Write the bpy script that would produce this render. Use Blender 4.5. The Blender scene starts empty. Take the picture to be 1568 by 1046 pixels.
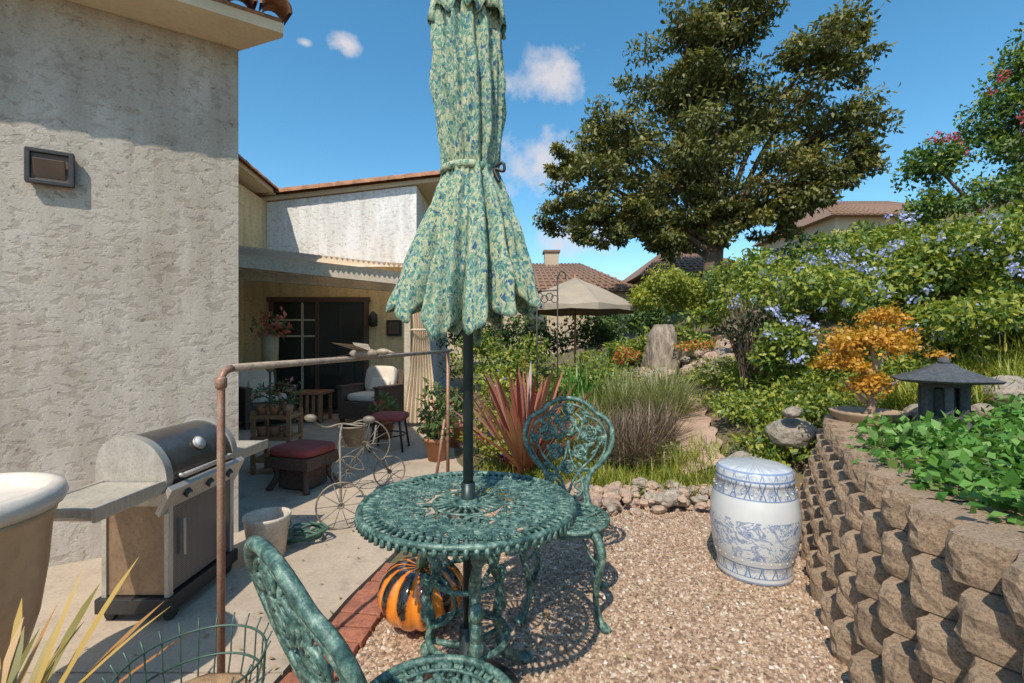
import bpy, math, random
import numpy as np
from mathutils import Vector, Matrix
random.seed(7); rng=np.random.default_rng(7)
S=bpy.context.scene
S.view_settings.view_transform='Standard'
try: S.view_settings.look='None'
except Exception: pass
S.view_settings.exposure=0
COL=S.collection

# ------------------------------------------------------------ materials
def base_nodes(name):
    m=bpy.data.materials.new(name); m.use_nodes=True
    nt=m.node_tree; b=nt.nodes['Principled BSDF']
    return m,nt,b
def ramp(nt,fac,stops,interp='LINEAR'):
    r=nt.nodes.new('ShaderNodeValToRGB'); r.color_ramp.interpolation=interp
    while len(r.color_ramp.elements)<len(stops): r.color_ramp.elements.new(0.5)
    for e,(p,c) in zip(r.color_ramp.elements,stops):
        e.position=p; e.color=(c[0],c[1],c[2],1) if len(c)==3 else c
    nt.links.new(fac,r.inputs[0]); return r
def coords(nt,stretch=(1,1,1)):
    t=nt.nodes.new('ShaderNodeTexCoord'); mp=nt.nodes.new('ShaderNodeMapping')
    mp.inputs['Scale'].default_value=stretch
    nt.links.new(t.outputs['Object'],mp.inputs[0]); return mp.outputs[0]
def noise(nt,vec,scale,detail=6,rough=.55,dist=0):
    n=nt.nodes.new('ShaderNodeTexNoise'); n.inputs['Scale'].default_value=scale
    n.inputs['Detail'].default_value=detail; n.inputs['Roughness'].default_value=rough
    n.inputs['Distortion'].default_value=dist
    nt.links.new(vec,n.inputs['Vector']); return n.outputs[0]
def voro(nt,vec,scale,feature='F1',out='Distance',rnd=1):
    n=nt.nodes.new('ShaderNodeTexVoronoi'); n.feature=feature
    n.inputs['Scale'].default_value=scale; n.inputs['Randomness'].default_value=rnd
    nt.links.new(vec,n.inputs['Vector']); return n.outputs[out]
def mixc(nt,fac,a,b,mode='MIX'):
    x=nt.nodes.new('ShaderNodeMix'); x.data_type='RGBA'; x.blend_type=mode
    for s,i in ((fac,0),(a,6),(b,7)):
        if isinstance(s,bpy.types.NodeSocket): nt.links.new(s,x.inputs[i])
        elif i==0: x.inputs[0].default_value=s
        else: x.inputs[i].default_value=(s[0],s[1],s[2],1)
    return x.outputs[2]
def bump(nt,b,h,strength,dist=.01):
    n=nt.nodes.new('ShaderNodeBump'); n.inputs['Strength'].default_value=strength
    n.inputs['Distance'].default_value=dist
    nt.links.new(h,n.inputs['Height'])
    if b.inputs['Normal'].links:
        nt.links.new(b.inputs['Normal'].links[0].from_socket,n.inputs['Normal'])
    nt.links.new(n.outputs[0],b.inputs['Normal'])
def M(name,c1,c2=None,scale=6,rough=.8,metal=0,bs=0,bscale=40,bd=.004,stretch=(1,1,1),lo=.35,hi=.65,coat=0,spots=0):
    m,nt,b=base_nodes(name); v=coords(nt,stretch)
    if c2 is None: c2=tuple(x*.7 for x in c1)
    n=noise(nt,v,scale)
    r=ramp(nt,n,[(lo,c1),(hi,c2)]); col=r.outputs[0]
    if spots:
        n2=noise(nt,v,scale*7,6,.7); r2=ramp(nt,n2,[(.35,(1-spots,)*3),(.55,(1,1,1))]); col=mixc(nt,1,col,r2.outputs[0],'MULTIPLY')
    nt.links.new(col,b.inputs['Base Color'])
    b.inputs['Roughness'].default_value=rough; b.inputs['Metallic'].default_value=metal
    b.inputs['Coat Weight'].default_value=coat
    if bs: bump(nt,b,noise(nt,v,bscale,8),bs,bd)
    return m
def stucco(name,c,c2,knock=1.0):
    m,nt,b=base_nodes(name); v=coords(nt)
    n=noise(nt,v,1.6,7,.65); r=ramp(nt,n,[(.3,c),(.7,c2)])
    st=noise(nt,coords(nt,(3,3,.35)),2.2,5,.6); sr=ramp(nt,st,[(.35,(.80,.78,.75)),(.6,(1,1,1))])
    k=noise(nt,coords(nt,(1,1,1.5)),15,4,.55,.5)
    kr=ramp(nt,k,[(.40,(0,0,0)),(.50,(1,1,1))])
    kc=ramp(nt,k,[(.36,(.80,.78,.76)),(.46,(1,1,1))])
    f=noise(nt,v,85,4,.7); fr=ramp(nt,f,[(.3,(.80,.79,.78)),(.6,(1,1,1))])
    pk=noise(nt,v,34,3,.6); pr=ramp(nt,pk,[(.30,(.55,.52,.5)),(.37,(1,1,1))])
    col=mixc(nt,1,r.outputs[0],fr.outputs[0],'MULTIPLY')
    for q in(kc,pr,sr): col=mixc(nt,1,col,q.outputs[0],'MULTIPLY')
    nt.links.new(col,b.inputs['Base Color'])
    b.inputs['Roughness'].default_value=.95
    bump(nt,b,kr.outputs[0],.32*knock,.008); bump(nt,b,f,.4,.005)
    return m
def leafmat(name,cols,trans=.3,rough=.5):
    m,nt,b=base_nodes(name)
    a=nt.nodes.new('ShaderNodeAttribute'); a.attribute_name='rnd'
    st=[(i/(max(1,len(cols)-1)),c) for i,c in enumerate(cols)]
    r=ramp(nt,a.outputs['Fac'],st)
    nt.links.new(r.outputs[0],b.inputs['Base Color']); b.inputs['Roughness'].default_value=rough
    t=nt.nodes.new('ShaderNodeBsdfTranslucent'); 
    g=mixc(nt,1,r.outputs[0],(1.2,1.25,.6),'MULTIPLY'); nt.links.new(g,t.inputs[0])
    mx=nt.nodes.new('ShaderNodeMixShader'); mx.inputs[0].default_value=trans
    o=nt.nodes['Material Output']
    nt.links.new(b.outputs[0],mx.inputs[1]); nt.links.new(t.outputs[0],mx.inputs[2]); nt.links.new(mx.outputs[0],o.inputs[0])
    return m

# ------------------------------------------------------------ mesh builder
class MB:
    def __init__(s): s.v=[];s.f=[];s.m=[];s.sm=[];s.mats=[];s.M=Matrix.Identity(4)
    def add(s,vs,fs,mat,smooth=False):
        if mat not in s.mats: s.mats.append(mat)
        k=s.mats.index(mat); o=len(s.v); MM=s.M
        s.v+= [tuple(MM@Vector(p)) for p in vs]
        for f in fs: s.f.append([i+o for i in f]); s.m.append(k); s.sm.append(smooth)
    def box(s,c,d,mat,rz=0,R=None,jit=0):
        if R is None: R=Matrix.Rotation(rz,3,'Z')
        vs=[]
        for x in(-1,1):
            for y in(-1,1):
                for z in(-1,1):
                    p=Vector((x*d[0]/2,y*d[1]/2,z*d[2]/2))
                    if jit: p+=Vector([random.uniform(-jit,jit) for _ in range(3)])
                    vs.append(Vector(c)+R@p)
        s.add(vs,[(0,1,3,2),(4,6,7,5),(0,4,5,1),(2,3,7,6),(0,2,6,4),(1,5,7,3)],mat)
    def prism(s,pts,z0,z1,mat):
        n=len(pts)
        zf0=z0 if callable(z0) else (lambda x,y:z0)
        zf1=z1 if callable(z1) else (lambda x,y:z1)
        vs=[(x,y,zf0(x,y)) for x,y in pts]+[(x,y,zf1(x,y)) for x,y in pts]
        fs=[tuple(reversed(range(n))),tuple(range(n,2*n))]+[(i,(i+1)%n,n+(i+1)%n,n+i) for i in range(n)]
        s.add(vs,fs,mat)
    def tube(s,pts,r,mat,seg=8,closed=False,flat=None,caps=True):
        P=[Vector(p) for p in pts]; n=len(P)
        if n<2: return
        rr=r if isinstance(r,(list,tuple)) else [r]*n
        T=[]
        for i in range(n):
            if closed: t=P[(i+1)%n]-P[i-1]
            else: t=P[min(i+1,n-1)]-P[max(i-1,0)]
            T.append(t.normalized() if t.length>1e-9 else Vector((0,0,1)))
        up=Vector((0,0,1)) if abs(T[0].z)<.9 else Vector((1,0,0))
        N=(up-T[0]*up.dot(T[0])).normalized(); vs=[]
        for i in range(n):
            N=(N-T[i]*N.dot(T[i]))
            N=N.normalized() if N.length>1e-6 else T[i].orthogonal().normalized()
            B=T[i].cross(N)
            for k in range(seg):
                a=2*math.pi*k/seg
                q=N*math.cos(a)*rr[i]+B*math.sin(a)*rr[i]
                if flat: q=Vector((q.x*flat[0],q.y*flat[1],q.z*flat[2]))
                vs.append(P[i]+q)
        fs=[]
        for i in range(n if closed else n-1):
            j=(i+1)%n
            for k in range(seg):
                l=(k+1)%seg
                fs.append((i*seg+k,i*seg+l,j*seg+l,j*seg+k))
        if not closed and caps: fs+= [tuple(reversed(range(seg))),tuple(range((n-1)*seg,n*seg))]
        s.add(vs,fs,mat,True)
    def ring(s,c,r,t,mat,ax='z',n=24,seg=6,flat=None,a0=0,a1=2*math.pi):
        c=Vector(c); pts=[]; cl=abs(a1-a0-2*math.pi)<1e-6
        k=n if cl else n+1
        for i in range(k):
            a=a0+(a1-a0)*i/n; u,w=math.cos(a)*r,math.sin(a)*r
            pts.append(c+{'z':Vector((u,w,0)),'y':Vector((u,0,w)),'x':Vector((0,u,w))}[ax])
        s.tube(pts,t,mat,seg,closed=cl,flat=flat)
    def lathe(s,c,prof,mat,seg=32,fn=None,smooth=True,cap=True):
        c=Vector(c); vs=[];n=len(prof)
        for i,(r,z) in enumerate(prof):
            for k in range(seg):
                a=2*math.pi*k/seg; q=r*(fn(a,i) if fn else 1)
                vs.append(c+Vector((q*math.cos(a),q*math.sin(a),z)))
        fs=[(i*seg+k,i*seg+(k+1)%seg,(i+1)*seg+(k+1)%seg,(i+1)*seg+k) for i in range(n-1) for k in range(seg)]
        if cap: fs+=[tuple(reversed(range(seg))),tuple(range((n-1)*seg,n*seg))]
        s.add(vs,fs,mat,smooth)
    def ell(s,c,r,mat,R=None,nu=10,nv=6,jit=0,smooth=True):
        c=Vector(c); vs=[]; R=R or Matrix.Identity(3)
        for j in range(1,nv):
            ph=math.pi*j/nv
            for i in range(nu):
                a=2*math.pi*i/nu; q=1+random.uniform(-jit,jit)
                vs.append(c+R@Vector((r[0]*math.sin(ph)*math.cos(a)*q,r[1]*math.sin(ph)*math.sin(a)*q,r[2]*math.cos(ph)*q)))
        vs+=[c+R@Vector((0,0,r[2])),c+R@Vector((0,0,-r[2]))]; t=len(vs)-2;b=t+1
        fs=[(j*nu+i,(j+1)*nu+i,(j+1)*nu+(i+1)%nu,j*nu+(i+1)%nu) for j in range(nv-2) for i in range(nu)]
        fs+=[(t,i,(i+1)%nu) for i in range(nu)]+[(b,(nv-2)*nu+(i+1)%nu,(nv-2)*nu+i) for i in range(nu)]
        s.add(vs,fs,mat,smooth)
    def build(s,name,parent=None,bevel=0,sub=0):
        me=bpy.data.meshes.new(name); me.from_pydata(s.v,[],s.f)
        for m in s.mats: me.materials.append(m)
        me.polygons.foreach_set('material_index',s.m); me.polygons.foreach_set('use_smooth',s.sm)
        me.update(); o=bpy.data.objects.new(name,me); COL.objects.link(o)
        if parent: o.parent=parent
        if bevel:
            b=o.modifiers.new('b','BEVEL'); b.width=bevel; b.segments=2; b.limit_method='ANGLE'
        return o
def empty(name):
    e=bpy.data.objects.new(name,None); COL.objects.link(e); return e
def spl(pts,n=8):
    P=[Vector(p) for p in pts]; out=[]
    for i in range(len(P)-1):
        a=P[max(i-1,0)];b=P[i];c=P[i+1];d=P[min(i+2,len(P)-1)]
        for k in range(n):
            t=k/n
            out.append(.5*((2*b)+(c-a)*t+(2*a-5*b+4*c-d)*t*t+(3*b-a-3*c+d)*t**3))
    out.append(P[-1]); return out
def quads_mesh(name,V,F,mats,rnd,mi=None,parent=None,smooth=False):
    me=bpy.data.meshes.new(name); nv=len(V); nf=len(F); k=F.shape[1]
    me.vertices.add(nv); me.vertices.foreach_set('co',np.ascontiguousarray(V,dtype=np.float32).ravel())
    me.loops.add(nf*k); me.loops.foreach_set('vertex_index',np.ascontiguousarray(F,dtype=np.int32).ravel())
    me.polygons.add(nf); me.polygons.foreach_set('loop_start',np.arange(0,nf*k,k,dtype=np.int32))
    try: me.polygons.foreach_set('loop_total',np.full(nf,k,dtype=np.int32))
    except Exception: pass
    for m in mats: me.materials.append(m)
    if mi is not None: me.polygons.foreach_set('material_index',mi.astype(np.int32))
    a=me.attributes.new('rnd','FLOAT','FACE'); a.data.foreach_set('value',rnd.astype(np.float32))
    me.update(calc_edges=True); me.validate()
    if smooth: me.polygons.foreach_set('use_smooth',np.ones(nf,dtype=bool))
    o=bpy.data.objects.new(name,me); COL.objects.link(o)
    if parent: o.parent=parent
    return o
def unit(a): return a/np.maximum(np.linalg.norm(a,axis=1,keepdims=True),1e-9)
def leaf_arrays(P,A,N,L,W):
    A=unit(A); N=unit(N-A*np.sum(A*N,1,keepdims=True)); B=np.cross(A,N)
    L=L[:,None];W=W[:,None]
    v0=P; v1=P+A*L*.45+B*W*.5+N*L*.06; v2=P+A*L-N*L*.08; v3=P+A*L*.45-B*W*.5+N*L*.06
    V=np.stack([v0,v1,v2,v3],1).reshape(-1,3); F=np.arange(len(P)*4).reshape(-1,4)
    return V,F
def foliage(name,clumps,size,mats,asp=.5,parent=None,shell=.55,mi_prob=None,up=.5,zmin=None,sub=0,subr=.35,toplight=.35):
    Ps=[];Os=[];Rs=[]
    if sub:
        c2=[]
        for (x,y,z,rx,ry,rz,n) in clumps:
            d=unit(rng.normal(size=(sub,3))); d[:,2]=np.abs(d[:,2])*.9 - .25*(rng.random(sub))
            rr=rng.uniform(.45,.95,sub)
            for q,r0 in zip(d,rr):
                k=subr*rng.uniform(.7,1.35)
                c2.append((x+q[0]*rx*r0,y+q[1]*ry*r0,z+q[2]*rz*r0,rx*k,ry*k,rz*k*.8,max(5,int(n/sub))))
        clumps=c2
    for (x,y,z,rx,ry,rz,n) in clumps:
        n=int(n)
        d=unit(rng.normal(size=(n,3))); r=shell+(1.08-shell)*rng.random(n)**.7
        r*= 1+.12*rng.normal(size=n)
        Ps.append(np.array([x,y,z])+d*r[:,None]*np.array([rx,ry,rz])); Os.append(d)
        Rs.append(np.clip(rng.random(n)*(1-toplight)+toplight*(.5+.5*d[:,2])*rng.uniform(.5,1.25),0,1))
    P=np.concatenate(Ps);O=np.concatenate(Os);RR=np.concatenate(Rs)
    if zmin is not None:
        k=P[:,2]>zmin; P=P[k];O=O[k];RR=RR[k]
    n=len(P)
    A=rng.normal(size=(n,3))*.8+O*.5+np.array([0,0,-.15]); N=O+np.array([0,0,up])+rng.normal(size=(n,3))*.5
    L=size*rng.uniform(.6,1.3,n)
    V,F=leaf_arrays(P,A,N,L,L*asp)
    mi=np.zeros(n)
    if mi_prob: mi=(rng.random(n)<mi_prob).astype(int)
    return quads_mesh(name,V,F,mats,RR,mi,parent)
def blades(name,specs,mats,parent=None,seg=4):
    V=[];F=[];R=[]
    for (b,n,ln,w,spread,droop,rad) in specs:
        for _ in range(n):
            a=random.uniform(0,2*math.pi); rr=rad*math.sqrt(random.random()); a2=random.uniform(0,2*math.pi)
            p=np.array(b,float)+np.array([rr*math.cos(a2),rr*math.sin(a2),0])
            L=ln*random.uniform(.6,1.15); sp=spread*random.random()**.7
            d=np.array([math.cos(a)*math.sin(sp),math.sin(a)*math.sin(sp),math.cos(sp)])
            side=np.array([-math.sin(a),math.cos(a),0]); ww=w*random.uniform(.7,1.2); o=len(V); q=p.copy()
            r0=random.random()
            for i in range(seg+1):
                t=i/seg; wi=ww*(.55+.9*t*(1-t)*1.6)*(1 if i<seg else .08)
                V.append(q-side*wi/2);V.append(q+side*wi/2)
                d=d+np.array([0,0,-droop/seg*(.4+t*1.6)]); d/=np.linalg.norm(d); q=q+d*L/seg
            for i in range(seg): F.append((o+2*i,o+2*i+1,o+2*i+3,o+2*i+2)); R.append(min(1,max(0,r0)))
    return quads_mesh(name,np.array(V),np.array(F),mats,np.array(R),None,parent,True)

# ------------------------------------------------------------ terrain
YW=np.array([-3,0,.6,1.2,1.86,2.58,3.2,3.8,4.4]); XW=np.array([1.0,1.02,1.06,1.13,1.31,1.62,1.97,2.3,2.7])
def xw(y):
    y=np.asarray(y,float); return (np.interp(y-.2,YW,XW)+np.interp(y,YW,XW)*2+np.interp(y+.2,YW,XW))/4
def sst(a,b,x):
    t=np.clip((x-a)/(b-a),0,1); return t*t*(3-2*t)
def hgt(x,y):
    x=np.asarray(x,float);y=np.asarray(y,float)
    w=xw(np.minimum(y,4.4))
    A=.71*sst(w+.22,w+.34,x)+.2*np.clip(x-w-.55,0,12)
    B=.36*np.clip(x-1.35-.05*np.clip(y-5,0,10),0,16)+.07*np.clip(y-4.3,0,12)
    B=np.where(x<-.2,B*sst(-1.0,-.2,x),B)
    k=sst(3.7,4.5,y)
    return A*(1-k)+B*k
def H(x,y): return float(hgt(x,y))

m_soil=M('garden_soil',(.17,.12,.07),(.11,.10,.045),3,.95,bs=.6,bscale=30,bd=.02)
ys=np.unique(np.concatenate([np.arange(-2,12,.09),np.arange(12,40,.8),np.linspace(40,400,24),np.linspace(-60,-2,12)]))
xs=np.unique(np.concatenate([np.arange(-3,8,.09),np.arange(8,40,.8),np.linspace(40,300,20),np.linspace(-300,-3,30)]))
X,Y=np.meshgrid(xs,ys); Z=hgt(X,Y)-.02
rough=.03*np.sin(X*5.1+Y*3.3)*np.sin(Y*4.7-X*2.1); Z=Z+np.where(Z>.05,rough,0)
V=np.stack([X,Y,Z],2).reshape(-1,3); nx=len(xs); ny=len(ys)
ii=(np.arange(ny-1)[:,None]*nx+np.arange(nx-1)[None,:]).ravel()
quads_mesh('ground',V,np.stack([ii,ii+1,ii+nx+1,ii+nx],1),[m_soil],np.zeros(len(ii)),smooth=True)

# gravel
m,nt,b=base_nodes('gravel_stone'); v=coords(nt)
c=voro(nt,v,75,out='Color'); sep=nt.nodes.new('ShaderNodeSeparateColor'); nt.links.new(c,sep.inputs[0])
r=ramp(nt,sep.outputs[0],[(0,(.18,.115,.075)),(.35,(.33,.215,.14)),(.7,(.42,.30,.195)),(1,(.54,.43,.33))])
nt.links.new(r.outputs[0],b.inputs['Base Color']); b.inputs['Roughness'].default_value=.9
bump(nt,b,voro(nt,v,75),-.9,.012); m_grav=m
mb=MB()
mb.prism([(-.85,-1),(1.25,-1),(1.25,.6),(1.35,1.2),(1.55,1.86),(1.85,2.58),(2.2,3.2),(2.45,3.75),(1.9,4.2),(1.2,4.0),(.6,3.85),(.1,3.75),(-.3,4.1),(-.44,3.5),(-.66,2.45),(-.78,1.5)],-.1,.0,m_grav)
mb.build('gravel_ground')
n=30000
py=rng.uniform(1.3,4.0,n); px=-.75+rng.random(n)*(xw(py)+.1+.75)
k=(px>-.72+.2*(py-2)) ; px=px[k];py=py[k]; n=len(px)
m,nt,b=base_nodes('pebble_stone'); a=nt.nodes.new('ShaderNodeAttribute'); a.attribute_name='rnd'
r=ramp(nt,a.outputs['Fac'],[(0,(.14,.09,.06)),(.35,(.33,.215,.14)),(.7,(.44,.31,.205)),(.93,(.54,.44,.34)),(1,(.68,.63,.56))])
nt.links.new(r.outputs[0],b.inputs['Base Color']); b.inputs['Roughness'].default_value=.85; m_peb=m
oct_=np.array([(1,0,0),(0,1,0),(-1,0,0),(0,-1,0),(0,0,1),(0,0,-1)],float)
of=np.array([(0,1,4),(1,2,4),(2,3,4),(3,0,4)])
sc=rng.uniform(.005,.012,(n,1,1))*rng.uniform(.6,1.3,(n,1,3)); an=rng.uniform(0,6.28,n)
o3=oct_[None]*sc+rng.normal(size=(n,6,3))*.0015
ca,sa=np.cos(an)[:,None],np.sin(an)[:,None]
vx=o3[...,0]*ca-o3[...,1]*sa+px[:,None]; vy=o3[...,0]*sa+o3[...,1]*ca+py[:,None]; vz=o3[...,2]*.8+.002
V=np.stack([vx,vy,vz],2).reshape(-1,3); F=(np.arange(n)[:,None,None]*6+of[None]).reshape(-1,3)
quads_mesh('gravel',V,F,[m_peb],np.repeat(rng.random(n),4))
# leaf litter on paving and gravel
nl=420; Pl=np.stack([rng.uniform(-1.9,1.5,nl),rng.uniform(1.5,6.5,nl),np.full(nl,.022)],1)
Pl=Pl[(Pl[:,0]<xw(Pl[:,1])-.05)]; nl=len(Pl)
Al=rng.normal(size=(nl,3))*np.array([1,1,.12]); Nl=np.array([0,0,1.])+rng.normal(size=(nl,3))*.25
Ll=rng.uniform(.012,.035,nl); Vl,Fl=leaf_arrays(Pl,Al,Nl,Ll,Ll*.5)
quads_mesh('leaf_litter',Vl,Fl,[leafmat('dry_leaf',[(.16,.09,.04),(.32,.2,.08),(.4,.3,.12),(.2,.2,.06)],.1)],rng.random(nl))

# concrete patio + brick edging
m,nt,b=base_nodes('patio_concrete'); v=coords(nt)
n1=noise(nt,v,1.1,7,.65); r=ramp(nt,n1,[(.3,(.52,.42,.31)),(.5,(.46,.37,.275)),(.72,(.33,.265,.20))])
n2=noise(nt,v,60,5,.7); r2=ramp(nt,n2,[(.3,(.8,.8,.8)),(.6,(1,1,1))]); n3=noise(nt,v,5,6,.7); r3=ramp(nt,n3,[(.25,(.66,.64,.62)),(.45,(1,1,1))])
c=mixc(nt,1,r.outputs[0],r2.outputs[0],'MULTIPLY'); c=mixc(nt,1,c,r3.outputs[0],'MULTIPLY'); nt.links.new(c,b.inputs['Base Color']); b.inputs['Roughness'].default_value=.9
bump(nt,b,n2,.3,.003); m_conc=m
patio=empty('patio_pavement'); XR=[(-2,-1.02),(1.5,-.98),(2.45,-.86),(3.5,-.64),(4.1,-.5),(4.9,-.42),(7.2,-.75),(9.4,-.9)]
def xr(y): return float(np.interp(y,[q[0] for q in XR],[q[1] for q in XR]))
sl_=[-2,-.5,1.9,3.55,5.2,7.0,9.4]
for i in range(len(sl_)-1):
    a_,b_=sl_[i]+.005,sl_[i+1]-.005
    yy_=[a_]+[q[0] for q in XR if a_<q[0]<b_]+[b_]
    mb=MB(); mb.prism([(-12,a_)]+[(xr(y),y) for y in yy_]+[(-12,b_)],-.1,.012,m_conc); mb.build('slab_%d'%i,patio)
m_brick=M('brick_red',(.40,.15,.085),(.27,.10,.06),9,.85,bs=.4,bscale=60,spots=.4)
mb=MB(); 
ly=[1.2,1.5,2.45,3.5,4.05]; lx=[-.99,-.94,-.82,-.6,-.46]
y=1.2
while y<2.75:
    x=float(np.interp(y,ly,lx)); mb.box((x+.105+random.uniform(-.004,.004),y,.012+random.uniform(-.003,.003)),(.20,.094,.05),m_brick,rz=-.12+random.uniform(-.02,.02),jit=.002); y+=.102
mb.build('brick_edging',bevel=.004)

# ------------------------------------------------------------ retaining wall
m,nt,b=base_nodes('wall_block'); v=coords(nt)
n1=noise(nt,v,4,5,.6); r=ramp(nt,n1,[(.3,(.56,.40,.265)),(.7,(.39,.28,.185))])
n2=noise(nt,v,90,6,.75); r2=ramp(nt,n2,[(.34,(.42,.40,.38)),(.55,(1,1,1))])
nt.links.new(mixc(nt,1,r.outputs[0],r2.outputs[0],'MULTIPLY'),b.inputs['Base Color']); b.inputs['Roughness'].default_value=.95
bump(nt,b,noise(nt,v,28,8,.7),1.0,.025); bump(nt,b,n2,.7,.007); m_block=m
mb=MB()
yy=np.linspace(-.2,4.2,400); xx=xw(yy); ds=np.concatenate([[0],np.cumsum(np.hypot(np.diff(xx),np.diff(yy)))])
BW=.25;BH=.15
def blockshape(mb,c,t,nr,w,h,z,d=.27,fd=.105):
    us=[-.5,-.36,-.22,-.1,.04,.16,.34,.5]; fr=[fd,fd*.5,.012,-.006,0,fd*.3,fd*.62,fd]
    rows=[0,.25,.5,.75,1]; vs=[];K=len(us)
    for j,q in enumerate(rows):
        for i,u in enumerate(us):
            jj=.008
            dep=fr[i]+random.uniform(-jj,jj)+(0.010 if j in(0,4) else 0)
            p=c+t*(u*w+random.uniform(-.003,.003))+nr*dep
            vs.append((p.x,p.y,z+h*q))
    fs=[(j*K+i,j*K+i+1,(j+1)*K+i+1,(j+1)*K+i) for j in range(4) for i in range(K-1)]
    b0=len(vs)
    for q in(0,1):
        for u in(-.5,.5):
            p=c+t*(u*w)+nr*d; vs.append((p.x,p.y,z+h*q))
    top=[4*K+i for i in range(K)]
    fs+=[tuple(top+[b0+3,b0+2]),tuple([i for i in reversed(range(K))]+[b0,b0+1])]
    fs+=[tuple([j*K for j in range(5)]+[b0+2,b0]),tuple([b0+1,b0+3]+[j*K+K-1 for j in reversed(range(5))]),(b0,b0+2,b0+3,b0+1)]
    mb.add(vs,fs,m_block)
for k in range(5):
    s0=(BW/2 if k%2 else 0)+.02
    while s0<ds[-1]-.1:
        y0=np.interp(s0,ds,yy);x0=np.interp(s0,ds,xx)
        y1=np.interp(s0+.05,ds,yy);x1=np.interp(s0+.05,ds,xx)
        t=Vector((x1-x0,y1-y0,0)).normalized(); nr=Vector((t.y,-t.x,0))
        c=Vector((x0,y0,0))+nr*(.045*k+random.uniform(-.006,.006))
        blockshape(mb,c,t,nr,BW-.006,BH-.005,BH*k,d=.29 if k<4 else .34)
        s0+=BW
mb.build('retaining_wall')

# ------------------------------------------------------------ house
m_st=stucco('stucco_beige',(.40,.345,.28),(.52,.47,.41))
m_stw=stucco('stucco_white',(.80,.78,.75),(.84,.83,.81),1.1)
m_cream=stucco('stucco_cream',(.74,.56,.29),(.80,.63,.36),.4)
m_soff=M('soffit_paint',(.64,.52,.35),(.58,.47,.32),4,.8,spots=.12)
m_tile=M('roof_tile',(.46,.22,.11),(.26,.13,.075),7,.85,bs=.4,bscale=30,spots=.4)
m_wood=M('patio_wood',(.30,.20,.12),(.2,.13,.08),10,.75,stretch=(1,1,6))
m_beam=M('beam_paint',(.60,.51,.40),(.50,.43,.33),4,.8,spots=.25)
m_brown=M('bronze_frame',(.12,.07,.045),(.08,.05,.035),6,.5)
m_black=M('black_iron',(.02,.02,.02),(.035,.03,.028),20,.5)
m_corr,nt,b=base_nodes('corrugated_translucent'); b.inputs['Base Color'].default_value=(.5,.4,.3,1); b.inputs['Roughness'].default_value=.6
t=nt.nodes.new('ShaderNodeBsdfTranslucent'); t.inputs[0].default_value=(.95,.80,.60,1); mx=nt.nodes.new('ShaderNodeMixShader'); mx.inputs[0].default_value=.6  # translucency added so the cover passes light and brightens the patio beneath
nt.links.new(b.outputs[0],mx.inputs[1]); nt.links.new(t.outputs[0],mx.inputs[2]); nt.links.new(mx.outputs[0],nt.nodes['Material Output'].inputs[0])
m_glass,nt,b=base_nodes('window_glass'); b.inputs['Base Color'].default_value=(.03,.035,.03,1); b.inputs['Roughness'].default_value=.04; b.inputs['Specular IOR Level'].default_value=1
nz=noise(nt,coords(nt,(1,1,1)),1.1); bump(nt,b,nz,.05,.05)
house=empty('house')
C=Vector((-1.92,3.3,0)); u=Vector((.85,.527,0)).normalized(); w=Vector((-u.y,u.x,0))
def q2(a,bb): p=C+u*a+w*bb; return (p.x,p.y)
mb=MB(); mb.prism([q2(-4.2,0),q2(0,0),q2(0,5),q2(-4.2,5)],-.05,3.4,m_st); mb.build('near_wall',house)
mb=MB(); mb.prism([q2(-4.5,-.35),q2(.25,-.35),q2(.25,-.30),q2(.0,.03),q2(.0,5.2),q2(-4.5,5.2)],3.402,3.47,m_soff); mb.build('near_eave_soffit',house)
mb=MB()
def barrel(mb,p,d,up,L,r,mat,tilt=.0):
    side=d.cross(up).normalized(); vs=[];seg=8
    for e in(0,1):
        for lay in(r,r*.78):
            for k in range(seg+1):
                an=math.pi*k/seg
                vs.append(p+d*(L*e)+side*math.cos(an)*lay*(1-.1*e)+up*math.sin(an)*lay*(1-.1*e))
    n=seg+1; fs=[(k,k+1,2*n+k+1,2*n+k) for k in range(seg)]+[(n+k+1,n+k,3*n+k,3*n+k+1) for k in range(seg)]
    fs+=[(k,n+k,n+k+1,k+1) for k in range(seg)]
    mb.add(vs,fs,mat,True)
slope=Vector((w.x,w.y,.35)).normalized(); upn=Vector((-w.x*.35,-w.y*.35,1)).normalized()
a=-4.4
while a<.28:
    for row in range(4):
        if row>0 and a>-.1: continue
        p=C+u*a+w*(-.44+row*.36)+Vector((0,0,3.50+row*.127))
        barrel(mb,p,slope,upn,.42,.095,m_tile)
    a+=.2
mb.prism([q2(-4.5,-.34),q2(.24,-.34),q2(.24,-.29),q2(-.02,.03),q2(-.02,5.2),q2(-4.5,5.2)],3.473,lambda x,y:3.49+.35*max(0,((Vector((x,y,0))-C).dot(w)+.38)),m_tile)
mb.build('near_tile_roof',house)
mb=MB(); vp=C-u*.957-w*.02; ang=math.atan2(u.y,u.x)
mb.box((vp.x,vp.y,2.37),(.19,.04,.19),m_brown,rz=ang)
for (dx,dz,sx,sz) in((0,.09,.21,.025),(0,-.09,.21,.025),(-.095,0,.025,.19),(.095,0,.025,.19)):
    p=vp+u*dx-w*.022; mb.box((p.x,p.y,2.37+dz),(sx,.03,sz),m_black,rz=ang)
p=vp-w*.03; mb.box((p.x,p.y,2.36),(.14,.015,.11),m_brown,R=Matrix.Rotation(ang,3,'Z')@Matrix.Rotation(.3,3,'X'))
mb.build('wall_vent',house,bevel=.004)
mb=MB(); mb.prism([(-5.3,6.5),(-5.08,8.0),(-4.97,9.52),(-4.97,9.9),(-6.5,9.9),(-6.5,6.5)],0,lambda x,y:4.33-.1*(y-8),m_cream); mb.build('cream_wall',house)
mb=MB(); rt=lambda x,y:4.16+(x+4.96)*.112
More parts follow.
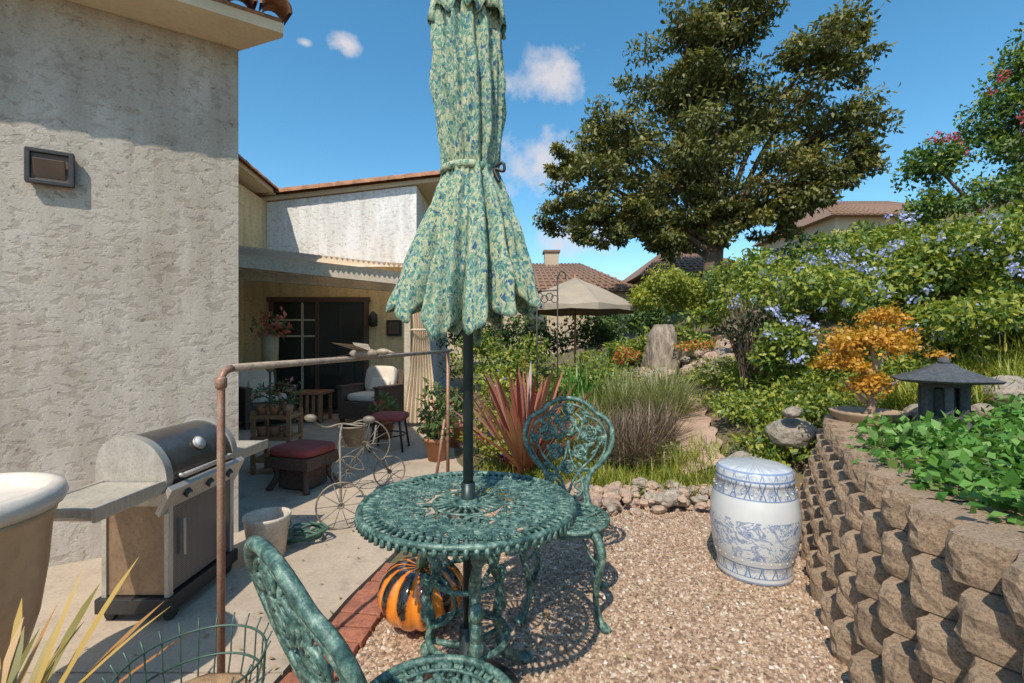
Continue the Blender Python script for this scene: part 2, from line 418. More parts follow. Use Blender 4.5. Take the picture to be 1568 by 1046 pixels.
mb.prism([(-4.96,9.5),(-1.93,9.5),(-1.93,14),(-4.96,14)],0,rt,m_stw); mb.build('white_gable_wall',house)
mb=MB(); rr2=lambda d:(lambda x,y:4.18+(x+4.96)*.112+d)
mb.prism([(-5.2,9.44),(-1.15,9.44),(-1.15,14.3),(-5.2,14.3)],rr2(.0),rr2(.08),m_soff)
mb.prism([(-6.8,6),(-4.75,6),(-4.72,9.40),(-6.8,9.40)],lambda x,y:4.42-.1*(y-8),lambda x,y:4.5-.1*(y-8),m_soff)
mb.build('rear_soffit',house)
mb=MB()
x=-5.2
while x<-1.1:
    p=Vector((x,9.42,4.27+(x+4.96)*.112)); d=Vector((1,0,.112)).normalized()
    barrel(mb,p,d,Vector((0,0,1)),.40,.12,m_tile)
    barrel(mb,p+Vector((0,.22,.02)),d,Vector((0,0,1)),.40,.12,m_tile); x+=.34
mb.prism([(-5.2,9.5),(-1.18,9.5),(-1.18,14.3),(-5.2,14.3)],rr2(.085),rr2(.15),m_tile)
y=6.2
while y<9.4:
    p=Vector((-4.72,y,4.48-.1*(y-8))); barrel(mb,p,Vector((0,1,-.1)).normalized(),Vector((0,0,1)),.4,.1,m_tile); y+=.34
mb.build('rear_tile_roof',house)
mb=MB(); mb.prism([(-5.6,8.8),(-1.85,8.8),(-1.85,9.45),(-5.6,9.45)],0,2.75,m_cream); mb.build('patio_wall',house)
mb=MB()
def dpost(x,z0,z1,w_=.07,y=8.76,d=.08): mb.box((x,y,(z0+z1)/2),(w_,d,z1-z0),m_brown)
for x in(-4.48,-3.62,-2.71): dpost(x,0.02,2.12)
mb.box((-3.6,8.757,2.13),(1.9,.09,.09),m_brown); mb.box((-3.6,8.757,.05),(1.84,.09,.08),m_brown)
mb.box((-4.05,8.77,1.1),(.8,.02,1.98),m_glass); mb.box((-3.165,8.755,1.1),(.84,.02,1.98),m_glass)
mb.box((-4.05,8.75,1.45),(.8,.03,.03),m_beam); mb.box((-4.05,8.75,1.75),(.8,.03,.03),m_beam)
mb.box((-3.9,8.75,1.1),(.03,.034,1.95),m_beam)
mb.build('sliding_door',house)
mb=MB()
mb.box((-2.56,8.74,1.75),(.09,.1,.22),m_black); mb.lathe((-2.56,8.66,1.62),[(.03,0),(.07,.02),(.08,.2),(.03,.28)],m_black,8)
mb.box((-2.2,8.77,1.6),(.28,.03,.3),m_black); mb.box((-2.2,8.75,1.6),(.2,.02,.22),m_brown)
mb.build('wall_lantern',house)
mb=MB()
P0=Vector((-4.6,6.35,0));P1=Vector((-1.58,7.4,0))
mb.prism([(-4.6,6.35),(-1.58,7.4),(-1.62,7.5),(-4.64,6.45)],lambda x,y:2.40-.074*(x+3.87),lambda x,y:2.60-.074*(x+3.87),m_beam)
mb.prism([(-4.6,6.9),(-1.75,7.9),(-1.78,7.98),(-4.64,6.98)],lambda x,y:2.28-.05*(x+3.87),lambda x,y:2.42-.05*(x+3.87),m_beam)
for i in range(7):
    t=i/6; a0=P0.lerp(P1,t); mb.tube([(a0.x,a0.y+.05,2.46-.074*(a0.x+3.87)),(a0.x-.1,9.0,2.5)],.03,m_beam,4)
vs=[];fs=[];nn=300
for i in range(nn+1):
    t=i/nn; a0=P0.lerp(P1,t); wz=.022*math.sin(i*.9); zz=2.67-.074*(a0.x+3.87)+wz
    vs+=[(a0.x,a0.y-.12,zz),(a0.x-.1,9.45,2.90+wz)]
for i in range(nn): o=i*2; fs+=[(o,o+2,o+3,o+1)]
mb.add(vs,fs,m_corr)
mb.box((-1.66,7.5,1.15),(.1,.1,2.3),m_beam); mb.box((-4.02,6.62,1.2),(.1,.1,2.4),m_beam)
mb.build('patio_cover',house)
m_cur=M('curtain_fabric',(.72,.60,.44),(.64,.52,.38),3,.9)
mb=MB(); vs=[];n1=60
for j in range(13):
    z=2.2-j*2.12/12; k=.13+.20*abs((j-4)/9)**1.2 if j>3 else .2-.02*j
    for i in range(n1+1):
        t=i/n1; vs.append((-1.42+(t-.5)*2*k*.95,7.35+.04*math.sin(t*50)+.01*math.sin(j),z))
fs=[(j*(n1+1)+i,j*(n1+1)+i+1,(j+1)*(n1+1)+i+1,(j+1)*(n1+1)+i) for j in range(12) for i in range(n1)]
mb.add(vs,fs,m_cur,True); mb.ring((-1.42,7.35,1.53),.15,.015,m_cur,n=16); mb.build('patio_curtain')

# neighbour houses
m_roof2=M('neighbor_roof',(.33,.20,.13),(.22,.14,.10),8,.9,bs=.8,bscale=6,bd=.05,stretch=(2,2,8),spots=.4)
m_far=M('neighbor_wall',(.5,.4,.28),(.45,.36,.26),3,.9)
def nhouse(name,x0,x1,y0,y1,zb,ze,zr,chim=None):
    mb=MB(); mb.prism([(x0,y0),(x1,y0),(x1,y1),(x0,y1)],zb,ze,m_far)
    o=.5; ym=(y0+y1)/2
    a=[(x0-o,y0-o,ze-.1),(x1+o,y0-o,ze-.1),(x1+o,y1+o,ze-.1),(x0-o,y1+o,ze-.1),(x0+1.5,ym,zr),(x1-1.5,ym,zr)]
    mb.add(a,[(0,1,5,4),(2,3,4,5),(1,2,5),(3,0,4),(3,2,1,0)],m_roof2)
    n=int((x1-x0)/.28)
    for i in range(n):
        t=(i+.5)/n; xa=x0-o+t*(x1-x0+2*o); xb=x0+1.5+t*(x1-x0-3)
        mb.tube([(xa,y0-o,ze-.08),(xb,ym,zr+.01)],.065,m_roof2,5)
    for k in range(9):
        t=(k+.5)/9; xl=(x0-o)*(1-t)+(x0+1.5)*t; xr_=(x1+o)*(1-t)+(x1-1.5)*t; yq=(y0-o)*(1-t)+ym*t; zq=(ze-.08)*(1-t)+zr*t
        mb.tube([(xl,yq,zq+.02),(xr_,yq,zq+.02)],.05,m_roof2,4)
    for wx in np.linspace(x0+1,x1-1,3):
        mb.box((wx,y0-.02,ze-1.3),(1.1,.08,1.0),m_soff); mb.box((wx,y0-.06,ze-1.3),(.95,.04,.85),m_glass)
    if chim: mb.box((chim[0],ym,zr+.1),(.7,.7,.9),m_far); mb.box((chim[0],ym,zr+.6),(.85,.85,.1),m_roof2)
    return mb.build(name)
nhouse('neighbor_house',-3,5.0,20,28,.5,3.55,5.3,chim=(2.0,))
nhouse('neighbor_house',5.6,10,19,25,1.5,4.1,5.6)
nhouse('neighbor_house',16.5,23.5,24,31,4,7.8,9.5)

# ------------------------------------------------------------ verdigris furniture
m,nt,b=base_nodes('verdigris_metal'); v=coords(nt)
n1=noise(nt,v,34,6,.75); r=ramp(nt,n1,[(.34,(.014,.038,.034)),(.47,(.045,.105,.088)),(.57,(.13,.22,.175)),(.70,(.32,.40,.32))])
nt.links.new(r.outputs[0],b.inputs['Base Color']); b.inputs['Metallic'].default_value=.1; b.inputs['Roughness'].default_value=.5
bump(nt,b,noise(nt,v,110,4),.45,.004); m_ver=m
m_pole=M('umbrella_pole_metal',(.02,.035,.035),(.035,.05,.05),14,.4,metal=.5)
TX,TY=-.165,1.77
def flatdisc_pattern(mb,cx,cy,z,R,dens,seed,r_in=.1):
    rd=random.Random(seed)
    F=(1,1,.6)
    for i in range(dens):
        a=i*2.39996; r=r_in+(R-r_in)*math.sqrt((i+.5)/dens)*.97
        x=cx+r*math.cos(a);y=cy+r*math.sin(a); k=i%3
        if k==0:
            q=rd.uniform(.016,.024); mb.ring((x,y,z),q,.0055,m_ver,n=10,seg=5,flat=F); mb.ell((x,y,z),(.009,.009,.005),m_ver,nu=6,nv=4)
        else:
            R3=Matrix.Rotation(a+rd.uniform(-1,1),3,'Z'); mb.ell((x,y,z),(.030,.013,.004),m_ver,R=R3,nu=8,nv=4)
            d=R3@Vector((.05,0,0)); e=R3@Vector((0,.018,0))
            mb.tube(spl([Vector((x,y,z))-d,Vector((x,y,z))-d*.3+e,Vector((x,y,z))+d*.4-e*.5,Vector((x,y,z))+d],3),.0045,m_ver,5,flat=F)
mb=MB(); z=.745
mb.ring((TX,TY,z),.392,.012,m_ver,n=72,seg=8,flat=(1,1,.9)); mb.ring((TX,TY,z-.018),.385,.010,m_ver,n=72,seg=6)
mb.ring((TX,TY,z),.335,.006,m_ver,n=60,flat=(1,1,.7)); mb.ring((TX,TY,z),.13,.006,m_ver,n=36,flat=(1,1,.7)); mb.ring((TX,TY,z),.055,.009,m_ver,n=24); mb.ring((TX,TY,z-.008),.345,.006,m_ver,n=60)
for i in range(80):
    a=2*math.pi*i/80; c,s=math.cos(a),math.sin(a)
    mb.tube([(TX+.335*c,TY+.335*s,z),(TX+.365*c,TY+.365*s,z+.003),(TX+.392*c,TY+.392*s,z-.002)],.0066,m_ver,5)
    mb.tube([(TX+.396*c,TY+.396*s,z-.002),(TX+.398*c,TY+.398*s,z-.03)],.009,m_ver,5)
for i in range(24):
    a=2*math.pi*i/24; c,s=math.cos(a),math.sin(a)
    mb.tube([(TX+.05*c,TY+.05*s,z),(TX+.13*c,TY+.13*s,z)],.0055,m_ver,5)
flatdisc_pattern(mb,TX,TY,z,.335,230,3,.13)
mb.lathe((TX,TY,z-.06),[(.03,0),(.045,.03),(.05,.055),(.032,.075)],m_ver,20)
for i in range(3):
    a=math.radians(-75+120*i); c,s=math.cos(a),math.sin(a)
    def L(r,z_): return (TX+r*c,TY+r*s,z_)
    mb.tube(spl([L(.31,.73),L(.27,.66),L(.18,.58),L(.13,.47),L(.17,.36),L(.15,.25),L(.18,.12),L(.27,.03),L(.31,.02)],7),[.014+.008*abs(math.sin(k*.25)) for k in range(57)],m_ver,8)
    mb.tube(spl([L(.045,.66),L(.14,.65),L(.2,.69),L(.15,.72),L(.12,.69)],6),.008,m_ver,6)
    mb.tube(spl([L(.13,.47),L(.08,.42),L(.05,.34),L(.09,.28),L(.15,.25)],6),.009,m_ver,6)
    mb.tube([L(.03,.2),L(.16,.2)],.012,m_ver,6)
    for kz in(.62,.42,.3,.16): mb.ell(L(.17 if kz<.6 else .2,kz),(.026,.026,.035),m_ver,nu=8,nv=6)
    mb.ell(L(.31,.018),(.035,.035,.018),m_ver)
mb.ring((TX,TY,.47),.13,.010,m_ver,n=24); mb.ring((TX,TY,.25),.15,.012,m_ver,n=24)
mb.build('patio_table')

def chair(loc,face,scale=1,seed=1,rec=1.0):
    mb=MB(); rz=math.atan2(face[1],face[0])-math.pi/2
    mb.M=Matrix.Translation(Vector((loc[0],loc[1],0)))@Matrix.Rotation(rz,4,'Z')@Matrix.Scale(scale,4)
    z=.44
    mb.ring((0,0,z),.215,.013,m_ver,n=40,seg=8); mb.ring((0,0,z-.02),.205,.012,m_ver,n=40,seg=6)
    mb.ring((0,0,z-.005),.175,.006,m_ver,n=36,seg=5)
    for i in range(36):
        a=2*math.pi*i/36; c,s=math.cos(a),math.sin(a); mb.tube([(.175*c,.175*s,z-.004),(.21*c,.21*s,z)],.006,m_ver,5)
    flatdisc_pattern(mb,0,0,z-.008,.17,74,seed,.0)
    def bp(x,zz,off=0): 
        t=(zz-.44)/.55
        return Vector((x,-.195-rec*(.15*t+.03*math.sin(t*2.5))+.35*x*x*1.2+off,zz))
    out=[(.12,.44),(.105,.52),(.13,.60),(.19,.66),(.235,.735),(.245,.82),(.215,.885),(.16,.915),(.115,.955),(.06,.985),(0,.995)]
    op=spl([(a,0,b_) for a,b_ in out],5); full=[bp(p.x,p.z) for p in op]+[bp(-p.x,p.z) for p in reversed(op[:-1])]
    mb.tube(full,.0145,m_ver,8)
    inn=[bp(p.x*.86,.44+(p.z-.44)*.94) for p in op]+[bp(-p.x*.86,.44+(p.z-.44)*.94) for p in reversed(op[:-1])]
    mb.tube(inn,.007,m_ver,6)
    rd=random.Random(seed)
    def rose(x,zz,r):
        for q,t in((r,.007),(r*.62,.006),(r*.3,.006)):
            mb.tube([bp(x+q*math.cos(k*.524),zz+q*math.sin(k*.524),-.004) for k in range(12)],t,m_ver,5,closed=True)
        for k in range(6):
            a=k*1.047; mb.ell(bp(x+r*.8*math.cos(a),zz+r*.8*math.sin(a)),(r*.33,.008,r*.33),m_ver,nu=7,nv=5)
    for x,zz,r in((0,.84,.052),(-.12,.80,.042),(.12,.80,.042),(-.07,.70,.036),(.07,.70,.036),(0,.62,.032),(0,.93,.028),(-.19,.77,.02),(.19,.77,.02)): rose(x,zz,r)
    for sx in(-1,1):
        for pts in([(0,.46),(.03,.55),(.08,.62),(.14,.68),(.17,.74)],[(.02,.46),(.08,.5),(.07,.58),(.02,.66),(0,.76)],[(.17,.74),(.21,.8),(.17,.87),(.09,.9)],[(.05,.76),(.08,.86),(.04,.91)],[(.09,.5),(.04,.53),(.09,.57)]):
            mb.tube([bp(p.x*sx,p.z) for p in spl([(a,0,b_) for a,b_ in pts],5)],.0075,m_ver,6)
        for k in range(22):
            x=rd.uniform(.03,.19);zz=rd.uniform(.5,.92)
            if x>.08+.35*max(0,zz-.5): x*=.5
            R3=Matrix.Rotation(rd.uniform(0,3.1),3,'Y'); mb.ell(bp(sx*x,zz),(.028,.006,.012),m_ver,R=R3,nu=7,nv=4)
    for sx in(-1,1):
        for sy in(-1,1):
            def L(r,z_): return (sx*r,sy*r,z_)
            mb.tube(spl([L(.13,.43),L(.165,.40),L(.185,.33),L(.165,.22),L(.155,.12),L(.175,.04),L(.20,.01)],5),[.026-.012*min(1,k/18)+(.006 if k>26 else 0) for k in range(31)],m_ver,8)
            mb.ell(L(.20,.014),(.026,.026,.014),m_ver)
            mb.tube(spl([L(.175,.28),L(.13,.31),L(.09,.38),L(.1,.42)],4),.007,m_ver,6)
    return mb.build('patio_chair')
chair((.27,2.42),(-.18,-1),1.02,2)
chair((-.19,1.16),(.70,.71),.97,5,1.25)

# umbrella
m,nt,b=base_nodes('leaf_print_fabric'); v=coords(nt,(1,1,.7))
dn=nt.nodes.new('ShaderNodeTexNoise'); dn.inputs['Scale'].default_value=45; dn.inputs['Detail'].default_value=4; nt.links.new(v,dn.inputs['Vector'])
mv=nt.nodes.new('ShaderNodeVectorMath'); mv.operation='MULTIPLY_ADD'; nt.links.new(dn.outputs['Color'],mv.inputs[0]); mv.inputs[1].default_value=(.04,.04,.04); nt.links.new(v,mv.inputs[2])
def cellcol(sc_,stops):
    vc=voro(nt,mv.outputs[0],sc_,out='Color'); sp=nt.nodes.new('ShaderNodeSeparateColor'); nt.links.new(vc,sp.inputs[0]); return ramp(nt,sp.outputs[0],stops,'CONSTANT').outputs[0]
cA=cellcol(86,[(0,(.045,.15,.13)),(.20,(.09,.23,.18)),(.42,(.03,.09,.17)),(.50,(.05,.17,.20)),(.60,(.33,.37,.21)),(.78,(.43,.42,.26)),(.9,(.15,.28,.18))])
mA=ramp(nt,voro(nt,mv.outputs[0],86),[(.46,(1,1,1)),(.56,(0,0,0))])
cB=cellcol(150,[(0,(.42,.43,.28)),(.3,(.07,.19,.15)),(.55,(.27,.33,.2)),(.75,(.06,.14,.18)),(.85,(.46,.44,.3))])
mB=ramp(nt,voro(nt,mv.outputs[0],150),[(.45,(1,1,1)),(.58,(0,0,0))])
bgc=ramp(nt,noise(nt,v,5,3),[(.4,(.32,.36,.22)),(.6,(.19,.28,.22))])
x1=mixc(nt,mB.outputs[0],bgc.outputs[0],cB); colr=mixc(nt,mA.outputs[0],x1,cA); nt.links.new(colr,b.inputs['Base Color'])
b.inputs['Roughness'].default_value=.9
bump(nt,b,noise(nt,v,260,2),.2,.002); m_fab=m
umb=empty('patio_umbrella')
mb=MB()
mb.tube([(TX,TY,.04),(TX,TY,3.05)],.0195,m_pole,16)
mb.tube([(TX,TY,.66),(TX,TY,.82)],.026,m_pole,16)
mb.lathe((TX,TY,0),[(.20,0),(.20,.03),(.16,.06),(.05,.085),(.035,.09),(.032,.28),(.026,.285)],m_pole,32)
for i in range(8):
    a=2*math.pi*(i+.5)/8; q=.07
    mb.tube([(TX+.03*math.cos(a),TY+.03*math.sin(a),2.9),(TX+q*math.cos(a),TY+q*math.sin(a),2.0),(TX+(q+.02)*math.cos(a),TY+(q+.02)*math.sin(a),1.55)],.006,m_pole,5)
mb.build('pole',umb)
zs=[2.98,2.9,2.75,2.62,2.5,2.39,2.3,2.2,2.1,2.03,1.99,1.95,1.90,1.83,1.75,1.66,1.57,1.5,1.44,1.38]
Rz=[.03,.07,.1,.115,.122,.128,.130,.122,.112,.103,.094,.104,.122,.145,.168,.190,.212,.228,.238,.245]
SEG=320; vs=[]; nz_=len(zs)*3-2
zz_=np.interp(np.linspace(0,len(zs)-1,nz_),range(len(zs)),zs); rz_=np.interp(np.linspace(0,len(zs)-1,nz_),range(len(zs)),Rz)
for j,(zb,R0) in enumerate(zip(zz_,rz_)):
    t=max(0,(1.97-zb)/.6)
    for k in range(SEG):
        a=2*math.pi*k/SEG
        lat=abs(math.cos(a+.12))
        ph=a+.10*math.sin(3*a+zb*1.7)
        pl=abs(math.sin(ph*5.5+.5*math.sin(zb*2.6)))
        fine=.5+.5*math.sin(23*a+2.0*math.sin(a*3)+zb*2.0)
        amp=.13+.26*min(1,t)
        R=R0*(1-amp+amp*1.35*pl**.6)+R0*(.10+.05*t)*(fine-.5)
        R*=1-.30*min(1,t)*(1-lat**1.2)
        R+=.004*math.sin(7*a+zb*21)+.003*math.sin(13*a-zb*33)
        z=zb
        if t>0:
            saw=abs(((a*11/(2*math.pi))%1)-.5)*2
            hem=1.33+.13*lat**1.3+.085*(1-pl)**1.3+.03*saw+.012*math.sin(13*a)
            f=(1.97-zb)/(1.97-1.38); z=1.97-(1.97-hem)*f
        sway=.012*math.sin(zb*4)
        vs.append((TX+R*math.cos(a)+sway,TY+R*math.sin(a),z))
fs=[(j*SEG+k,(j+1)*SEG+k,(j+1)*SEG+(k+1)%SEG,j*SEG+(k+1)%SEG) for j in range(nz_-1) for k in range(SEG)]
mb=MB(); mb.add(vs,fs,m_fab,True); o=mb.build('canopy',umb)
sm=o.modifiers.new('s','SOLIDIFY'); sm.thickness=.002
mb=MB(); vs=[];nz2=14
for j in range(nz2):
    f=j/(nz2-1)
    for k in range(SEG):
        a=2*math.pi*k/SEG; pl=abs(math.sin(a*4+.3)); fine=math.sin(17*a+math.sin(a*5))
        R=(.02+.120*f**.6)*(1-.10+.14*pl)+.008*fine*f
        vs.append((TX+R*math.cos(a),TY+R*math.sin(a),3.0-(3.0-(2.515+.045*(1-pl)+.012*fine))*f))
mb.add(vs,[(j*SEG+k,(j+1)*SEG+k,(j+1)*SEG+(k+1)%SEG,j*SEG+(k+1)%SEG) for j in range(nz2-1) for k in range(SEG)],m_fab,True)
o=mb.build('canopy_vent',umb); sm=o.modifiers.new('s','SOLIDIFY'); sm.thickness=.002
mb=MB(); mb.ring((TX,TY,1.985),.098,.008,m_fab,n=40,flat=(1,1,1.8)); 
mb.tube(spl([(TX+.09,TY-.04,1.985),(TX+.13,TY-.06,2.0),(TX+.135,TY-.06,1.97),(TX+.1,TY-.05,1.98),(TX+.12,TY-.06,1.93)],5),.006,m_black,5)
mb.lathe((TX,TY,3.0),[(.03,0),(.035,.03),(.02,.06),(.025,.09),(.005,.13)],m_pole,12)
mb.build('tie_and_finial',umb)

# ------------------------------------------------------------ pumpkin
m,nt,b=base_nodes('glazed_pumpkin'); tc=nt.nodes.new('ShaderNodeTexCoord'); sx=nt.nodes.new('ShaderNodeSeparateXYZ'); nt.links.new(tc.outputs['Object'],sx.inputs[0])
at=nt.nodes.new('ShaderNodeMath'); at.operation='ARCTAN2'; nt.links.new(sx.outputs[1],at.inputs[0]); nt.links.new(sx.outputs[0],at.inputs[1])
mu=nt.nodes.new('ShaderNodeMath'); mu.operation='MULTIPLY'; mu.inputs[1].default_value=12; nt.links.new(at.outputs[0],mu.inputs[0])
co=nt.nodes.new('ShaderNodeMath'); co.operation='COSINE'; nt.links.new(mu.outputs[0],co.inputs[0])
nn=noise(nt,tc.outputs['Object'],14,4,.6); ad=nt.nodes.new('ShaderNodeMath'); ad.operation='MULTIPLY_ADD'; nt.links.new(nn,ad.inputs[0]); ad.inputs[1].default_value=2.6; nt.links.new(co.outputs[0],ad.inputs[2])
zz=nt.nodes.new('ShaderNodeMath'); zz.operation='MULTIPLY_ADD'; nt.links.new(sx.outputs[2],zz.inputs[0]); zz.inputs[1].default_value=-9.0; nt.links.new(ad.outputs[0],zz.inputs[2])
z2=nt.nodes.new('ShaderNodeMath'); z2.operation='MULTIPLY'; nt.links.new(zz.outputs[0],z2.inputs[0]); z2.inputs[1].default_value=.5
r=ramp(nt,z2.outputs[0],[(.0,(.012,.012,.01)),(.34,(.03,.02,.01)),(.48,(.48,.12,.012)),(.85,(.78,.24,.022))])
nt.links.new(r.outputs[0],b.inputs['Base Color']); b.inputs['Roughness'].default_value=.12; b.inputs['Coat Weight'].default_value=.6; m_pum=m
mb=MB(); prof=[]
for k in range(17):
    t=math.pi*k/16; prof.append((max(.012,.205*math.sin(t)**.8),-.145*math.cos(t)+( -.03*math.exp(-((math.pi-t)/.35)**2))))
mb.lathe((0,0,0),prof,m_pum,96,fn=lambda a,i:1-.09*abs(math.cos(a*6))**5)
m_stem=M('pumpkin_stem',(.10,.13,.05),(.05,.06,.03),20,.4)
mb.tube(spl([(0,0,.1),(.01,0,.16),(.04,.01,.2),(.08,0,.21)],4),[.03]*4+[.02]*5+[.015]*4,m_stem,8)
o=mb.build('pumpkin'); o.location=(-.43,2.24,.165)

# ------------------------------------------------------------ ceramic stool
m,nt,b=base_nodes('blue_white_ceramic'); tc=nt.nodes.new('ShaderNodeTexCoord'); v=tc.outputs['Object']
sx=nt.nodes.new('ShaderNodeSeparateXYZ'); nt.links.new(v,sx.inputs[0])
def mth(op,a_,b_=None,c_=None):
    n_=nt.nodes.new('ShaderNodeMath'); n_.operation=op
    for i_,q_ in enumerate((a_,b_,c_)):
        if q_ is None: continue
        if isinstance(q_,bpy.types.NodeSocket): nt.links.new(q_,n_.inputs[i_])
        else: n_.inputs[i_].default_value=q_
    return n_.outputs[0]
zf=mth('DIVIDE',sx.outputs[2],.637); an_=mth('ARCTAN2',sx.outputs[1],sx.outputs[0])
cmb=nt.nodes.new('ShaderNodeCombineXYZ'); nt.links.new(mth('MULTIPLY',an_,.9),cmb.inputs[0]); nt.links.new(mth('MULTIPLY',sx.outputs[2],4),cmb.inputs[1])
solid=ramp(nt,zf,[(0,(.75,)*3),(.03,(0,)*3),(.055,(.9,)*3),(.065,(0,)*3),(.155,(.9,)*3),(.165,(0,)*3),(.60,(0,)*3),(.735,(.8,)*3),(.75,(0,)*3),(.885,(.9,)*3),(.90,(0,)*3),(.955,(.8,)*3),(.97,(0,)*3)],'CONSTANT')
dense=ramp(nt,zf,[(0,(0,)*3),(.065,(1,)*3),(.155,(0,)*3),(.22,(1,)*3),(.56,(0,)*3),(.60,(.0,)*3),(.64,(.0,)*3),(.75,(1,)*3),(.885,(0,)*3),(.905,(.8,)*3),(.955,(.5,)*3)],'CONSTANT')
n1=noise(nt,cmb.outputs[0],2.6,4,.6,1.6)
li=ramp(nt,n1,[(.34,(.9,.9,.9)),(.37,(.3,)*3),(.40,(0,0,0)),(.50,(0,0,0)),(.515,(1,1,1)),(.54,(.35,)*3),(.575,(1,1,1)),(.60,(0,)*3),(.66,(0,)*3),(.68,(1,1,1))])
sw=ramp(nt,voro(nt,cmb.outputs[0],3.2),[(.10,(1,1,1)),(.14,(.1,)*3),(.20,(.8,)*3),(.25,(0,)*3)])
pet=mth('ABSOLUTE',mth('SINE',mth('MULTIPLY',an_,9))); tri=mth('ABSOLUTE',mth('SUBTRACT',mth('FRACT',mth('MULTIPLY',zf,7.4)),.5))
scal=ramp(nt,mth('ADD',pet,tri),[(.48,(0,0,0)),(.52,(1,1,1)),(.72,(1,1,1)),(.76,(0,)*3)])
inb=ramp(nt,zf,[(0,(1,)*3),(.2,(0,)*3),(.74,(1,)*3)],'CONSTANT')
mid=mixc(nt,1,li.outputs[0],sw.outputs[0],'LIGHTEN')
pat=mixc(nt,inb.outputs[0],mid,scal.outputs[0])
patl=mixc(nt,mth('MULTIPLY',inb.outputs[0],.7),pat,li.outputs[0],'LIGHTEN')
pm=mixc(nt,1,patl,dense.outputs[0],'MULTIPLY'); pm=mixc(nt,1,pm,solid.outputs[0],'LIGHTEN')
wh=ramp(nt,noise(nt,v,4,3),[(.3,(.50,.53,.54)),(.7,(.62,.62,.60))]); blu=ramp(nt,noise(nt,v,14,3),[(.3,(.03,.09,.25)),(.7,(.10,.19,.38))])
cc=mixc(nt,mth('MULTIPLY',pm,.9),wh.outputs[0],blu.outputs[0]); nt.links.new(cc,b.inputs['Base Color'])
b.inputs['Roughness'].default_value=.22; b.inputs['Coat Weight'].default_value=.2; m_cer=m
mb=MB(); prof=[(.01,.0),(.20,.0),(.208,.015),(.20,.05),(.207,.09),(.212,.10),(.232,.2),(.242,.3),(.240,.38),(.225,.47),(.205,.54),(.21,.545),(.213,.56),(.205,.575),(.208,.60),(.195,.62),(.15,.632),(.05,.637),(.01,.637)]
mb.lathe((0,0,0),prof,m_cer,64)
for k in range(28):
    a=2*math.pi*k/28
    for rr_,zq in((.217,.505),(.216,.13)): mb.ell((rr_*math.cos(a),rr_*math.sin(a),zq),(.006,.006,.006),m_cer,nu=6,nv=4)
o=mb.build('garden_stool'); o.location=(1.43,2.78,.0); o.rotation_euler=(0,0,.6)

# ------------------------------------------------------------ copper pipe rack with bird
m_cop=M('rusty_copper',(.33,.155,.10),(.38,.24,.16),18,.55,metal=.25,bs=.2,spots=.4)
m_lightpipe=M('weathered_pipe',(.42,.32,.23),(.28,.22,.17),12,.65,metal=.2,spots=.4)
mb=MB()
mb.tube([(-.99,1.6,0),(-.99,1.6,1.225)]+[(-.985,1.612,1.248),(-.975,1.64,1.258)],.0125,m_cop,12)
mb.tube([(-.975,1.64,1.258),(-.59,4.45,1.258)],.014,m_lightpipe,12)
mb.tube([(-.60,4.4,0),(-.60,4.4,1.25)],.016,m_cop,10); mb.tube([(-.72,4.4,0.0),(-.63,4.4,.62)],.014,m_cop,8)
mb.lathe((-.99,1.6,1.19),[(.0135,0),(.018,.003),(.018,.035),(.0135,.04)],m_cop,12)
bx=Vector((-.80,2.55,1.285)) 
mb.ell(bx,(.085,.03,.028),m_lightpipe); mb.ell(bx+Vector((.1,0,.01)),(.04,.018,.018),m_lightpipe); mb.tube([bx+Vector((.13,0,.01)),bx+Vector((.17,0,.0))],[.01,.002],m_lightpipe,6)
for sgn in(-1,1):
    mb.add([bx+Vector((.04,0,.01)),bx+Vector((-.03,0,.01)),bx+Vector((-.12,sgn*.16,.06)),bx+Vector((-.02,sgn*.13,.05))],[(0,1,2,3)],m_lightpipe)
mb.add([bx+Vector((-.06,0,0)),bx+Vector((-.16,.04,-.02)),bx+Vector((-.16,-.04,-.02))],[(0,1,2)],m_lightpipe)
mb.build('pipe_rack')

# ------------------------------------------------------------ grill (faces +X)
m_steel=M('brushed_steel',(.54,.50,.43),(.43,.39,.33),12,.42,metal=.45,stretch=(1,12,1),spots=.25)
m_lid=M('lid_enamel',(.16,.15,.14),(.10,.095,.09),6,.3,metal=.6,spots=.2)
m_beige=M('shelf_plastic',(.43,.39,.31),(.34,.31,.25),6,.6,spots=.3)
m_side=M('grill_side_panel',(.36,.24,.145),(.25,.165,.105),5,.35,metal=.4,spots=.25)
m,nt,b=base_nodes('perforated_steel'); v=coords(nt); d=voro(nt,v,110,rnd=0); r=ramp(nt,d,[(.28,(.015,.015,.015)),(.36,(.16,.16,.165))]); nt.links.new(r.outputs[0],b.inputs['Base Color']); b.inputs['Metallic'].default_value=.5; b.inputs['Roughness'].default_value=.4; m_perf=m
grill=empty('gas_grill'); grill.scale=(.70,1,1); grill.location=(-1.625*.30,.04,0)
gx,gy=-1.86,2.45
mb=MB()
mb.box((gx,gy,.10),(.50,.56,.07),m_black)
mb.box((gx-.01,gy,.36),(.43,.50,.44),m_side)
mb.box((gx+.215,gy,.36),(.02,.46,.42),m_perf)
for yy_ in(-.245,.245): mb.box((gx+.215,gy+yy_,.37),(.035,.03,.48),m_steel); mb.box((gx-.21,gy+yy_,.37),(.035,.03,.48),m_steel)
mb.tube([(gx+.25,gy-.17,.3),(gx+.25,gy-.17,.48)],.009,m_steel,8)
for xx_ in(-.2,.2):
    for yy_ in(-.22,.22): mb.tube([(gx+xx_-.0,gy+yy_-.02,.05),(gx+xx_,gy+yy_+.02,.05)],.038,m_black,14)
mb.build('cart',grill,bevel=.006)
mb=MB()
R=Matrix.Rotation(math.radians(35),3,'Y')
mb.box((gx+.01,gy,.615),(.44,.54,.09),m_steel)
